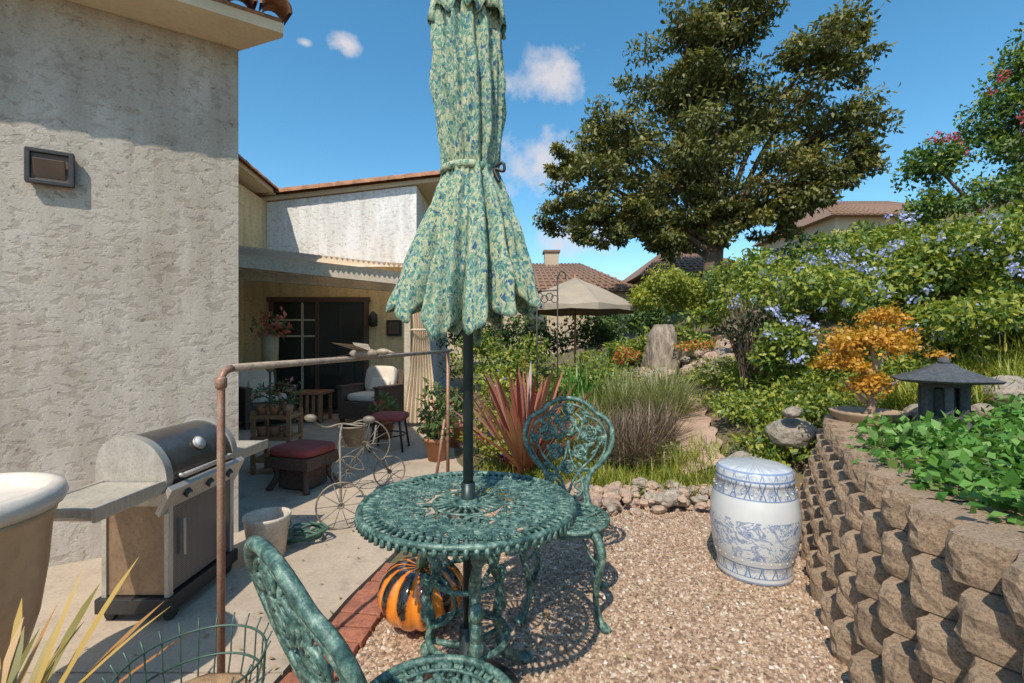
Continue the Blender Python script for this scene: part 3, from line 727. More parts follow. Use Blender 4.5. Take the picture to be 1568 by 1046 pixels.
mb.box((gx+.235,gy,.60),(.035,.60,.15),m_steel,R=R)
for k in(-.17,0,.17):
    c=Vector((gx+.26,gy+k,.615)); d=R@Vector((1,0,0)); mb.tube([c,c+d*.03],.022,m_black,14); mb.tube([c+d*.03,c+d*.036],.014,m_steel,10)
mb.build('control_panel',grill,bevel=.006)
mb=MB()
pr=[(.225,.655),(.235,.70),(.215,.77),(.15,.84),(.05,.885),(-.08,.895),(-.18,.86),(-.225,.78),(-.225,.655)]
pr=[(p.x,p.z) for p in spl([(a,0,b_) for a,b_ in pr],4)]
def ext(y0,y1,mat,sc_=1):
    n=len(pr); P_=[(gx+a*sc_,gy+y0,.655+(b_-.655)*sc_) for a,b_ in pr]+[(gx+a*sc_,gy+y1,.655+(b_-.655)*sc_) for a,b_ in pr]
    mb.add(P_,[(i,i+1,n+i+1,n+i) for i in range(n-1)]+[(0,n,2*n-1,n-1)],mat,True)
    mb.add(P_,[tuple(range(n)),tuple(reversed(range(n,2*n)))],mat)
ext(-.245,.245,m_lid,.99); ext(-.285,-.24,m_steel,1.03); ext(.24,.285,m_steel,1.03)
mb.tube([(gx+.275,gy-.2,.70),(gx+.275,gy+.2,.70)],.013,m_steel,10)
for k in(-.2,.2): mb.tube([(gx+.22,gy+k,.70),(gx+.28,gy+k,.70)],.011,m_steel,8)
dd=Vector((.72,0,.7)).normalized(); c=Vector((gx+.185,gy,.81)); mb.tube([c,c+dd*.015],.04,m_steel,20); mb.tube([c+dd*.015,c+dd*.018],.031,M('gauge_face',(.7,.7,.68)),20)
mb.build('lid',grill)
mb=MB()
mb.box((gx+.02,gy-.47,.675),(.40,.36,.035),m_beige); mb.box((gx+.02,gy-.47,.65),(.36,.34,.02),m_steel)
mb.box((gx+.225,gy-.47,.67),(.02,.38,.06),m_steel); mb.box((gx-.185,gy-.47,.67),(.02,.38,.06),m_steel)
mb.box((gx+.02,gy+.47,.675),(.40,.34,.035),m_beige); mb.box((gx+.225,gy+.47,.67),(.02,.36,.06),m_steel)
mb.build('side_shelves',grill,bevel=.006)

# ------------------------------------------------------------ big planter + spiky plant
m_terr=M('glazed_terracotta',(.58,.36,.19),(.46,.28,.15),3,.4,bs=.1,spots=.15)
m_white=M('white_glaze',(.66,.59,.50),(.56,.50,.43),4,.35,spots=.12)
mb=MB(); pc=(-1.76,1.44,0)
mb.lathe(pc,[(.13,.0),(.17,.01),(.18,.06),(.15,.12),(.14,.2),(.19,.32),(.225,.45),(.245,.6),(.255,.74),(.265,.78),(.27,.80)],m_terr,48)
mb.lathe(pc,[(.265,.80),(.285,.815),(.295,.84),(.285,.872),(.255,.878),(.235,.86),(.23,.80)],m_white,48,cap=False)
mb.lathe(pc,[(.01,.835),(.235,.835)],m_white,48,cap=False)
mb.build('large_planter')
m_flaxy=leafmat('yellow_flax_leaf',[(.14,.15,.04),(.42,.28,.07),(.50,.34,.10),(.34,.13,.05)],.2,.5)
blades('spiky_plant',[((-1.27,1.12,.28),60,.46,.022,1.2,.3,.05)],[m_flaxy],seg=6)
m_pot=M('terracotta_pot',(.47,.21,.11),(.37,.165,.09),8,.8,bs=.15,spots=.2)
mb=MB(); mb.lathe((-1.27,1.12,0),[(.08,0),(.12,.27),(.135,.27),(.135,.31),(.11,.31),(.1,.29),(.01,.29)],m_pot,24); mb.build('flower_pot')

# wire plant basket
m_wire=M('green_wire',(.05,.10,.075),(.08,.13,.1),20,.5,metal=.4)
mb=MB(); bc=Vector((-.84,1.24,0))
for z,r in((.5,.17),(.42,.165),(.34,.145),(.26,.11),(.02,.13)): mb.ring(bc+Vector((0,0,z)),r,.0035,m_wire,n=36)
for k in range(24):
    a=2*math.pi*k/24; c,s=math.cos(a),math.sin(a)
    mb.tube([bc+Vector((r*c,r*s,z)) for r,z in((.185,.53),(.17,.5),(.165,.42),(.145,.34),(.11,.26),(.05,.22))],.0024,m_wire,5)
for k in range(3):
    a=2*math.pi*k/3+.4; c,s=math.cos(a),math.sin(a); mb.tube(spl([bc+Vector((.09*c,.09*s,.24)),bc+Vector((.12*c,.12*s,.15)),bc+Vector((.14*c,.14*s,0))],4),.006,m_wire,6)
m_cork=M('coir_liner',(.36,.23,.12),(.22,.13,.07),30,.95,bs=.8,spots=.4)
mb.lathe(bc,[(.04,.23),(.10,.27),(.13,.34),(.14,.38),(.13,.38),(.08,.35),(.01,.34)],m_cork,30,fn=lambda a,i:1+.03*math.sin(a*9+i))
mb.build('wire_basket')

# bucket, hose, ottoman, bicycle, furniture
m_bucket=M('white_plastic',(.58,.52,.44),(.46,.40,.33),8,.5,spots=.25)
mb=MB(); mb.lathe((-1.52,2.92,.012),[(.10,0),(.13,.24),(.137,.25),(.137,.265),(.125,.265),(.12,.25),(.09,.02),(.01,.02)],m_bucket,30); mb.ring((-1.52,2.92,.2),.135,.003,m_black,n=24,a1=math.pi); mb.build('bucket')
m_hose=M('hose_rubber',(.06,.13,.09),(.04,.09,.06),10,.5)
mb=MB()
pts=[(-1.42+(.12+.02*math.sin(k*1.3))*math.cos(k*.39)+k*.0008,3.16+(.10+.02*math.cos(k*.7))*math.sin(k*.39),.03+.0010*k+.008*math.sin(k*2.1)) for k in range(70)]
mb.tube(spl(pts,2),.009,m_hose,8); mb.build('garden_hose')
m_wick=M('dark_wicker',(.07,.04,.028),(.13,.08,.055),60,.7,bs=.9,bscale=90,bd=.006)
m_red=M('red_cushion',(.38,.08,.06),(.28,.06,.05),6,.85,bs=.2,spots=.2)
m_cush=M('beige_cushion',(.68,.60,.50),(.58,.52,.43),6,.9,bs=.2)
def softbox(mb,c,d,mat,R=None):
    R=R or Matrix.Identity(3); vs=[];n=8
    for j in range(n+1):
        for i in range(16):
            ph=math.pi*j/n-math.pi/2; a=2*math.pi*i/16
            sg=lambda x,e:math.copysign(abs(x)**e,x)
            vs.append(Vector(c)+R@Vector((d[0]/2*sg(math.cos(ph),.35)*sg(math.cos(a),.35),d[1]/2*sg(math.cos(ph),.35)*sg(math.sin(a),.35),d[2]/2*sg(math.sin(ph),.6))))
    mb.add(vs,[(j*16+i,j*16+(i+1)%16,(j+1)*16+(i+1)%16,(j+1)*16+i) for j in range(n) for i in range(16)],mat,True)
mb=MB(); oc=(-1.93,4.35); R=Matrix.Rotation(-.3,3,'Z')
mb.box((oc[0],oc[1],.27),(.46,.44,.10),m_wick,R=R)
for a,bq in((-1,-1),(1,-1),(1,1),(-1,1)):
    q=R@Vector((a*.2,bq*.19,0)); q2_=R@Vector((a*.15,bq*.15,0)); mb.tube(spl([(oc[0]+q.x,oc[1]+q.y,.3),(oc[0]+q2_.x,oc[1]+q2_.y,.15),(oc[0]+q.x*1.05,oc[1]+q.y*1.05,.012)],4),.028,m_wick,8)
mb.box((oc[0],oc[1],.12),(.3,.28,.18),m_wick,R=R)
softbox(mb,(oc[0],oc[1],.36),(.46,.44,.10),m_red,R); mb.build('wicker_ottoman')
def armchair(loc,rz,cush=m_cush):
    mb=MB(); mb.M=Matrix.Translation((loc[0],loc[1],0.012))@Matrix.Rotation(rz,4,'Z')
    mb.box((0,0,.24),(.78,.72,.28),m_wick); mb.box((0,.33,.55),(.78,.1,.62),m_wick,R=Matrix.Rotation(-.15,3,'X'))
    for s in(-1,1):
        mb.box((s*.35,-.02,.42),(.09,.70,.36),m_wick); mb.box((s*.35,-.02,.615),(.12,.74,.035),m_wick)
        for t in(-.31,.31): mb.box((s*.35,t,.05),(.06,.06,.12),m_wick)
    softbox(mb,(0,-.04,.44),(.6,.6,.14),cush); softbox(mb,(0,.24,.70),(.6,.15,.46),cush,Matrix.Rotation(-.2,3,'X'))
    softbox(mb,(.05,.15,.62),(.4,.1,.22),m_cush,Matrix.Rotation(-.4,3,'X'))
    return mb.build('wicker_armchair',bevel=.01)
armchair((-2.30,7.75),-.35); armchair((-4.05,7.6),.9)
mb=MB(); m_wd=M('side_table_wood',(.40,.20,.09),(.28,.13,.06),12,.5,stretch=(1,1,5))
mb.box((-3.35,7.9,.5),(.55,.5,.04),m_wd)
for a in(-1,1):
    for c in(-1,1): mb.box((-3.35+a*.22,7.9+c*.2,.25),(.05,.05,.46),m_wd)
for k in range(5): mb.box((-3.55+k*.1,7.69,.27),(.05,.02,.4),m_wd)
mb.box((-3.35,7.9,.12),(.42,.38,.03),m_wd); mb.build('side_table',bevel=.005)
mb=MB(); sc_=(-1.52,5.85)
softbox(mb,(sc_[0],sc_[1],.42),(.44,.4,.09),m_red)
for a in(-1,1):
    for c in(-1,1): mb.tube([(sc_[0]+a*.15,sc_[1]+c*.14,.4),(sc_[0]+a*.2,sc_[1]+c*.18,.012)],.014,m_black,6)
mb.ring((sc_[0],sc_[1],.2),.19,.009,m_black,n=20); mb.build('cushioned_stool')
m_rattan=M('bamboo',(.42,.3,.16),(.32,.22,.12),12,.6)
for (x,y,r,h) in((-.85,5.3,.13,.26),(-.72,6.0,.12,.3),(-1.05,6.3,.12,.28),(-1.75,6.5,.12,.25)):
    mb=MB(); mb.lathe((x,y,.012),[(r*.7,0),(r,h*.85),(r*1.12,h*.85),(r*1.12,h),(r*.95,h),(r*.9,h*.9),(.01,h*.88)],m_pot,24); mb.build('flower_pot')
foliage('potted_plant',[(-.85,5.3,.42,.18,.18,.18,200),(-.72,6,.5,.2,.2,.22,220),(-1.05,6.3,.55,.18,.18,.26,200),(-1.75,6.5,.42,.16,.16,.2,160)],.09,[leafmat('pot_leaf2',[(.06,.11,.03),(.15,.20,.06)]),leafmat('red_petal3',[(.5,.08,.05),(.6,.25,.15)])],mi_prob=.08)
mb=MB()
for k in range(3): mb.box((-2.42,4.85,.15+.22*k),(.4,.3,.03),m_wd)
for a in(-1,1):
    for c in(-1,1): mb.box((-2.42+a*.18,4.85+c*.13,.33),(.035,.035,.64),m_wd)
for k in range(3):
    mb.lathe((-2.55+.13*k,4.8,.605),[(.04,0),(.06,.1),(.01,.1)],m_pot,14); mb.lathe((-2.55+.13*k,4.8,.385),[(.04,0),(.06,.1),(.01,.1)],m_pot,14)
mb.build('wooden_shelf')
foliage('potted_plant',[(-2.55,4.8,.8,.1,.1,.12,90),(-2.42,4.8,.76,.08,.08,.08,70),(-2.3,4.8,.82,.11,.1,.14,100)],.055,[leafmat('pot_leaf3',[(.06,.11,.04),(.2,.22,.07)]),leafmat('pink_petal',[(.5,.1,.1),(.6,.3,.3)])],mi_prob=.15)
mb=MB(); mb.tube([(-3.55,6.9,0.01),(-3.55,6.9,.95)],.015,m_black,8)
mb.lathe((-3.55,6.9,.9),[(.03,0),(.11,.12),(.12,.55),(.11,.55),(.01,.5)],m_rattan,20); mb.ring((-3.55,6.9,.02),.15,.012,m_black,n=20); mb.build('plant_stand')
foliage('potted_plant',[(-3.55,6.9,1.6,.24,.22,.2,150)],.11,[leafmat('pot_leaf4',[(.08,.12,.04),(.3,.25,.1)]),leafmat('red_petal2',[(.6,.08,.05),(.65,.2,.15)])],mi_prob=.45)
# bicycle-style metal planter
m_tin=M('weathered_tin',(.30,.25,.19),(.18,.15,.115),20,.6,metal=.35,spots=.4)
mb=MB()
def wheel(c,r,ns,dirv):
    c=Vector(c); d=Vector(dirv).normalized(); pts=[c+d*r*math.cos(k*.2618)+Vector((0,0,r*math.sin(k*.2618))) for k in range(24)]
    mb.tube(pts,.007,m_tin,6,closed=True); mb.tube([c+(p-c)*.12 for p in pts],.006,m_tin,5,closed=True)
    for k in range(ns): 
        a=2*math.pi*k/ns; mb.tube([c,c+d*r*math.cos(a)+Vector((0,0,r*math.sin(a)))],.003,m_tin,4)
wheel((-1.22,3.35,.18),.165,10,(.95,.35,0)); wheel((-1.30,4.15,.44),.22,14,(.9,.45,0)); wheel((-1.12,4.3,.16),.14,10,(.9,.45,0)); wheel((-1.5,4.3,.16),.14,10,(.9,.45,0))
mb.tube(spl([(-1.22,3.35,.18),(-1.24,3.4,.4),(-1.28,3.5,.62),(-1.3,3.6,.72)],5),.009,m_tin,6)
mb.tube(spl([(-1.5,3.5,.78),(-1.42,3.56,.70),(-1.3,3.6,.72),(-1.15,3.62,.70),(-1.08,3.55,.76)],5),.008,m_tin,6)
mb.tube(spl([(-1.3,3.58,.62),(-1.32,3.8,.5),(-1.3,4.15,.44),(-1.3,4.4,.4),(-1.3,4.5,.55)],5),.009,m_tin,6)
mb.tube([(-1.12,4.3,.16),(-1.3,4.2,.44)],.007,m_tin,6); mb.tube([(-1.5,4.3,.16),(-1.3,4.2,.44)],.007,m_tin,6)
mb.ell((-1.5,3.5,.78),(.05,.025,.03),m_tin); mb.ell((-1.08,3.55,.76),(.05,.025,.03),m_tin)
mb.ring((-1.3,3.85,.66),.11,.007,m_tin,n=20); mb.lathe((-1.3,3.85,.5),[(.07,0),(.1,.16),(.11,.16)],m_tin,20)
mb.build('bicycle_planter')
# shepherd hook
mb=MB(); mb.tube([(.35,6.6,0),(.35,6.6,2.1)],.010,m_black,6); mb.tube([(.62,6.4,.1),(.62,6.4,2.25)],.009,m_black,6)
mb.tube(spl([(.62,6.4,2.2),(.66,6.4,2.3),(.72,6.4,2.28),(.73,6.4,2.2)],5),.008,m_black,6)
mb.tube([(.35,6.6,2.05),(.62,6.4,2.05)],.008,m_black,6)
for k in range(4): mb.ring((.38+.07*k,6.52,1.97-.03*(k%2)),.05,.006,m_black,ax='y',n=12)
mb.build('shepherd_hook')

# far market umbrella
m_tan=M('tan_canvas',(.36,.30,.225),(.29,.24,.18),2,.9)
mb=MB(); ux,uy=1.45,10.8
n=8; vs=[(ux,uy,2.82)]
for j,f in enumerate((.5,1.0)):
    for k in range(n*2):
        a=math.pi*k/n+.2; sag=1 if k%2==0 else .93
        vs.append((ux+1.42*f*sag*math.cos(a),uy+1.42*f*sag*math.sin(a),2.82-.68*f+(.03 if j==0 else 0)-(.0 if k%2==0 else .03)))
for k in range(n*2):
    a=math.pi*k/n+.2; sag=1 if k%2==0 else .93; vs.append((ux+1.42*sag*math.cos(a),uy+1.42*sag*math.sin(a),2.0+.03*(k%2)))
N2=n*2; fs=[(0,1+k,1+(k+1)%N2) for k in range(N2)]+[(1+k,1+N2+k,1+N2+(k+1)%N2,1+(k+1)%N2) for k in range(N2)]+[(1+N2+k,1+2*N2+k,1+2*N2+(k+1)%N2,1+N2+(k+1)%N2) for k in range(N2)]
mb.add(vs,fs,m_tan); mb.tube([(ux,uy,H(ux,uy)-.05),(ux,uy,2.9)],.025,m_wd,8); mb.lathe((ux,uy,H(ux,uy)-.05),[(.28,0),(.26,.08),(.05,.12)],m_black,16)
mb.build('market_umbrella')

# ------------------------------------------------------------ stone lantern, bonsai
m_lan=M('dark_granite',(.045,.05,.055),(.09,.095,.10),40,.75,bs=.4,bscale=80)
lx_,ly_=2.80,3.05; lh=H(lx_,ly_)-.02
mb=MB()
mb.lathe((lx_,ly_,lh),[(.16,0),(.16,.06),(.12,.08),(.12,.11)],m_lan,6,smooth=False)
for k in range(6):
    a=math.pi/3*k; mb.box((lx_+.105*math.cos(a),ly_+.105*math.sin(a),lh+.20),(.045,.045,.20),m_lan,rz=a)
mb.lathe((lx_,ly_,lh+.1),[(.06,0),(.06,.18)],m_lan,6)
mb.lathe((lx_,ly_,lh+.295),[(.13,0),(.14,.02),(.28,.035),(.295,.05),(.20,.08),(.11,.115),(.06,.145),(.035,.15)],m_lan,6,smooth=False)
mb.lathe((lx_,ly_,lh+.445),[(.03,0),(.035,.01),(.03,.03),(.01,.04)],m_lan,12)
mb.build('stone_lantern',bevel=.006)
m_bark=M('bark',(.16,.11,.075),(.09,.065,.045),14,.95,bs=.8,bscale=25,bd=.02,stretch=(1,1,.3))
m_lbark=M('bonsai_bark',(.35,.26,.18),(.22,.15,.1),14,.9,bs=.5)
bx_,by_=2.72,3.6; bh=H(bx_,by_)-.02
m_bowl=M('bonsai_bowl',(.42,.30,.2),(.34,.24,.16),8,.7,bs=.2)
mb=MB(); mb.lathe((bx_,by_,bh),[(.14,0),(.2,.03),(.24,.11),(.25,.13),(.23,.13),(.2,.11),(.01,.105)],m_bowl,28); mb.build('bonsai_pot')
bz=bh+.09
tree=empty('bonsai_tree'); mb=MB()
br=[[(0,0,0),(.04,0,.12),(.0,.02,.24),(.06,0,.36),(.04,0,.5),(.08,0,.72)],[(.02,0,.16),(.15,-.03,.24),(.28,-.05,.32),(.42,-.08,.33),(.6,-.1,.36)],[(.03,0,.3),(-.1,0,.42),(-.18,.02,.52)],[(.06,0,.38),(.18,0,.5),(.25,.03,.62)],[(.42,-.08,.33),(.48,-.08,.42),(.58,-.06,.48)],[(.0,.02,.1),(-.1,0,.2),(-.2,0,.27)]]
for i,q in enumerate(br):
    P_=spl([(bx_+a,by_+b_,bz+c_) for a,b_,c_ in q],5); r0=.035 if i==0 else .017
    mb.tube(P_,[r0*(1-.75*k/len(P_)) for k in range(len(P_))],m_lbark,8)
mb.build('trunk',tree)
m_or=leafmat('orange_leaf',[(.36,.15,.02),(.56,.27,.03),(.66,.37,.05),(.42,.36,.06)],.35)
foliage('leaves',[(bx_+.02,by_,bz+.54,.33,.28,.22,1800),(bx_-.18,by_,bz+.38,.22,.18,.16,900),(bx_+.2,by_,bz+.55,.18,.16,.15,700),(bx_+.08,by_,bz+.74,.18,.16,.13,500),(bx_-.02,by_-.05,bz+.22,.22,.14,.14,650),(bx_+.45,by_-.08,bz+.46,.12,.08,.05,80)],.036,[m_or],asp=.6,parent=tree,shell=.1,sub=14,subr=.38)

# ------------------------------------------------------------ rocks
m_rock=M('rock',(.50,.355,.255),(.33,.24,.18),6,.9,bs=.6,bscale=22,bd=.02,spots=.3)
m_rock2=M('grey_rock',(.42,.36,.29),(.26,.22,.17),6,.9,bs=.9,bscale=14,bd=.04,spots=.4)
def rocks(name,items,mats,jit=.13):
    mb=MB()
    for (x,y,z,r) in items:
        R=Matrix.Rotation(random.uniform(0,6),3,'Z')@Matrix.Rotation(random.uniform(-.4,.4),3,'X')
        big=r>.15
        mb.ell((x,y,z),(r*random.uniform(.8,1.3),r*random.uniform(.7,1.1),r*random.uniform(.5,.8)),random.choice(mats),R=R,nu=14 if big else 9,nv=9 if big else 6,jit=jit,smooth=False)
    return mb.build(name,bevel=.008)
it=[]
for k in range(210):
    t=random.random(); x=.45+1.6*t; y=3.74+.12*math.sin(t*3)+random.uniform(-.18,.32); it.append((x,y,random.uniform(.015,.11),random.uniform(.022,.075)))
rocks('rock_border',it,[m_rock,m_rock,m_rock2],.2)
rocks('boulder',[(2.12,4.15,.2,.27)],[m_rock2],.07); rocks('boulder',[(2.5,4.2,.52,.2)],[m_rock2],.07)
it=[(random.uniform(2.2,4.6),random.uniform(7.2,8.6),0,random.uniform(.1,.22)) for _ in range(45)]
rocks('rock_outcrop',[(x,y,H(x,y)+.12,r) for x,y,z,r in it],[m_rock,m_rock2])
rocks('garden_rock',[(3.75,3.55,H(3.75,3.55)+.05,.17),(3.3,3.3,H(3.3,3.3),.1),(3.05,3.5,H(3.05,3.5)+.03,.1),(2.42,4.05,.74,.09)],[m_rock2],.08)
mb=MB(); m_stump=M('weathered_stump',(.36,.30,.23),(.16,.12,.09),16,.95,bs=1,bscale=20,bd=.04,stretch=(1,1,.25))
sx_,sy_=2.75,8.6; sh=H(sx_,sy_)
mb.lathe((sx_,sy_,sh-.1),[(.34,0),(.3,.3),(.27,.6),(.22,.85),(.14,1.02),(.02,.95)],m_stump,22,fn=lambda a,i:1+.22*math.sin(a*5+i*.7)+.1*math.sin(a*11+i)); mb.build('tree_stump')
m_path=M('dirt_path',(.48,.33,.24),(.38,.26,.19),5,.95,bs=.4,bscale=30)
cl=spl([(1.75,4.35,0),(1.95,4.9,0),(2.1,5.5,0),(2.3,6.2,0),(2.3,7.0,0),(2.1,8,0)],8); vs=[];fs=[]
for i,p in enumerate(cl):
    for k in range(5):
        x=p.x-.20+.10*k+.03*math.sin(i*1.3); vs.append((x,p.y,H(x,p.y)+.03))
fs=[(i*5+k,i*5+k+1,(i+1)*5+k+1,(i+1)*5+k) for i in range(len(cl)-1) for k in range(4)]
mb=MB(); mb.add(vs,fs,m_path,True); mb.build('garden_path')

# ------------------------------------------------------------ plants
g1=leafmat('leaf_green',[(.025,.06,.012),(.065,.13,.024),(.12,.21,.04),(.21,.28,.06)])
g2=leafmat('leaf_yellowgreen',[(.11,.15,.02),(.22,.27,.03),(.34,.36,.05),(.46,.43,.08)],.35)
g3=leafmat('leaf_dark',[(.015,.035,.012),(.035,.07,.022),(.06,.11,.03)])
g4=leafmat('leaf_grey',[(.14,.16,.08),(.26,.27,.13),(.36,.33,.19)])
g5=leafmat('leaf_ivy',[(.04,.12,.02),(.08,.22,.03),(.15,.32,.06),(.27,.42,.13)],.3,.4)
m_blue=leafmat('plumbago_petal',[(.32,.36,.66),(.42,.46,.78),(.55,.58,.85)],.3)
m_pur=leafmat('purple_petal',[(.16,.08,.36),(.25,.14,.48)])
m_pink=leafmat('pink_petal_tree',[(.5,.05,.10),(.6,.12,.16)])
m_flax=leafmat('red_flax_leaf',[(.15,.035,.03),(.27,.07,.05),(.34,.13,.08),(.42,.24,.14)],.2,.4)
m_grass=leafmat('grass_blade',[(.11,.15,.02),(.22,.27,.03),(.33,.36,.05),(.45,.41,.10)],.35)
m_dry=leafmat('dry_lavender',[(.12,.085,.06),(.24,.17,.12),(.30,.22,.17),(.16,.15,.08)],.2)
blades('red_flax',[((.12,4.65,.02),95,1.15,.05,.95,.25,.07)],[m_flax],seg=6)
def gp(x,y,dz=0): return (x,y,H(x,y)+dz)
sp=[]
for _ in range(60):
    x=random.uniform(.6,2.0);y=random.uniform(4.0,4.9); sp.append((gp(x,y,-.03),50,.22,.008,.9,.6,.14))
for _ in range(30):
    x=random.uniform(-.35,.6);y=random.uniform(4.1,5.0); sp.append((gp(x,y,-.03),35,.2,.01,.9,.6,.14))
blades('grass_clump',sp,[m_grass],seg=3)
blades('lavender_bush',[((1.25,5.0,.1),1000,.62,.009,1.25,.35,.28),((1.6,5.3,.2),500,.55,.008,1.0,.3,.22)],[m_dry],seg=3)
blades('ornamental_grass',[((1.95,6.0,.35),800,.75,.010,1.0,.6,.2),((1.5,6.4,.25),700,.75,.01,1.0,.6,.2),((.95,6.0,.1),450,.6,.012,.9,.6,.2),((.85,5.1,.05),300,.45,.01,.9,.6,.2),((1.3,7.6,.5),500,.7,.01,1.0,.6,.25)],[leafmat('pale_grass',[(.17,.20,.06),(.30,.32,.12),(.42,.40,.2)],.3)],seg=4)
foliage('flower_bed',[(-.15,4.9,.22,.3,.4,.22,800),(-.2,5.6,.25,.35,.4,.28,800),(.35,5.6,.3,.4,.4,.3,800),(-.35,6.4,.3,.3,.4,.3,500),(-.1,6.8,.5,.4,.4,.5,900)],.06,[g2,m_pur],mi_prob=.07,sub=8)
foliage('garden_shrub',[(.7,7.2,.45,.5,.5,.4,1300),(1.2,7.6,.6,.6,.5,.45,1300),(0,7.6,.55,.6,.5,.6,1400),(1.6,8.6,.75,.6,.5,.5,1300),(.3,9.3,.8,.9,.5,.7,2000),(2.2,9.6,1.0,.9,.5,.6,2000),(3.3,9.2,1.3,.7,.5,.5,1500),(-.8,9.8,.9,.7,.5,.9,1500)],.09,[g1,g2],mi_prob=.5,sub=9)
foliage('red_flower_shrub',[(2.0,8.4,1.05,.3,.3,.22,500),(3.1,8.0,1.25,.4,.3,.2,500)],.06,[g2,leafmat('red_petal5',[(.5,.05,.03),(.6,.15,.06)])],mi_prob=.4,sub=6)
blades('strap_leaf_plant',[((.95,6.9,.2),130,.8,.035,.8,.45,.2),((1.35,7.2,.3),90,.7,.03,.9,.5,.2)],[g5],seg=5)
cl=[]
for _ in range(70):
    x=random.uniform(2.15,4.2); y=random.uniform(4.5,7.2)
    if abs(x-(1.75+(y-4.35)*.25))<.42: continue
    cl.append((x,y,H(x,y)+.08,.35,.35,.2,380))
for _ in range(16):
    x=random.uniform(2.3,3.2); y=random.uniform(4.2,4.9); cl.append((x,y,H(x,y)+.05,.25,.25,.16,300))
foliage('ground_cover',cl,.055,[g1,g2],mi_prob=.6,sub=5,subr=.45)
foliage('garden_shrub',[(2.0,7.3,.75,.4,.4,.3,800),(2.9,6.6,.95,.4,.4,.25,800),(1.55,4.9,.22,.15,.2,.12,200)],.05,[g4,g2],mi_prob=.3,sub=8)
# plumbago
pl=[(3.6,5.6,1.65,.75,.7,.7,3600),(4.4,5.9,1.85,.85,.8,.75,4400),(5.05,5.6,2.1,.8,.8,.8,4400),(3.2,5.3,1.2,.45,.45,.45,1700),(5.3,5.0,2.15,.7,.7,.75,4000),(5.2,4.6,1.6,.7,.6,.7,3400),(4.4,5.0,1.35,.7,.5,.5,2400),(5.4,6.8,2.4,1.0,.9,.8,3000),(3.9,6.9,1.9,.8,.8,.7,2200)]
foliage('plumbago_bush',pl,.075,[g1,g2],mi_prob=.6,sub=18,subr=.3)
fl=[]
for (x,y,z,rx,ry,rz,n) in pl:
    for _ in range(13):
        a=random.uniform(-2.9,-.3); e=random.uniform(-.1,1.1); k=random.uniform(.4,1.3)
        fl.append((x+rx*1.0*math.cos(a)*math.cos(e),y+ry*1.0*math.sin(a)*math.cos(e),z+rz*1.0*math.sin(e),.075*k,.075*k,.055*k,24*k))
foliage('plumbago_flowers',fl,.036,[m_blue],asp=.9,shell=.4)
foliage('olive_shrub',[(4.6,4.2,1.5,.6,.5,.4,2200),(5.0,3.9,1.4,.6,.6,.45,2200)],.07,[g2,g1],mi_prob=.3,sub=10)
sp=[]
for _ in range(55):
    x=random.uniform(3.2,4.8);y=random.uniform(3.5,4.4); sp.append((gp(x,y,-.02),50,.3,.012,.9,.6,.15))
blades('bank_grass',sp,[m_grass],seg=3)
mb=MB()
for k in range(46):
    a=random.uniform(0,6.28); q=random.uniform(.1,.42); hh=random.uniform(.7,1.35)
    x0,y0=3.0+random.uniform(-.12,.12),5.9; z0=H(3,5.9)
    mb.tube(spl([(x0,y0,z0),(x0+q*.4*math.cos(a),y0+q*.4*math.sin(a),z0+hh*.5),(x0+q*math.cos(a+.5),y0+q*math.sin(a+.5),z0+hh)],4),.008,m_bark,5)
mb.build('woody_shrub')
foliage('woody_shrub_leaves',[(3.0,5.9,1.5,.38,.38,.55,900)],.06,[g3,m_dry],mi_prob=.5,sub=10)
cl=[]
for _ in range(110):
    y=random.uniform(1.25,3.1); x=float(xw(y))+random.uniform(.46,2.1)
    if math.hypot(x-lx_,y-ly_)<.34: continue
    cl.append((x,y,H(x,y)+.05,.2,.2,.10,110))
foliage('ivy_groundcover',cl,.055,[g5,g1],asp=.75,mi_prob=.25,up=1.4,shell=.3)
foliage('yellow_shrub',[(3.3,10.2,2.25,.75,.7,.75,3200),(4.1,10.6,2.1,.6,.6,.7,2200)],.09,[g2],sub=12,subr=.35)
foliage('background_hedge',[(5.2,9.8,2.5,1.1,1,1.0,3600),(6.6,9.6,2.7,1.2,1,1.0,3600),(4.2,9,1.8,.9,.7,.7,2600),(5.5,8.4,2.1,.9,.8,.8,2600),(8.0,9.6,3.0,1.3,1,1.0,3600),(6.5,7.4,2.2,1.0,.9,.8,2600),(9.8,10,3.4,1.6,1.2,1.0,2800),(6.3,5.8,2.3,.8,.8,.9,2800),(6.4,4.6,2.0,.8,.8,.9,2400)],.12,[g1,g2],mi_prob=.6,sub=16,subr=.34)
foliage('hedge',[(.2,12.2,1.3,1.1,.6,.9,2200),(1.9,12.4,1.4,1.1,.6,.9,2200),(3.4,12.6,1.7,1.1,.6,1.0,2200),(-1.2,12.2,1.3,1.0,.6,.9,1800),(5,13,2.4,1.5,.8,1.2,2200)],.11,[g3,g1],mi_prob=.6,sub=12,subr=.4)
foliage('distant_trees',[(x,random.uniform(36,46),random.uniform(1.5,3),4.5,2.5,2.8,700) for x in range(-30,70,7)],.6,[g3,g1],mi_prob=.4,sub=7,subr=.45)
foliage('distant_trees',[(12.5,18,4.2,2.4,2,1.6,2200),(15.5,19,4.8,2.4,2,1.6,2200)],.25,[g3,g1],mi_prob=.6,sub=14,subr=.35)

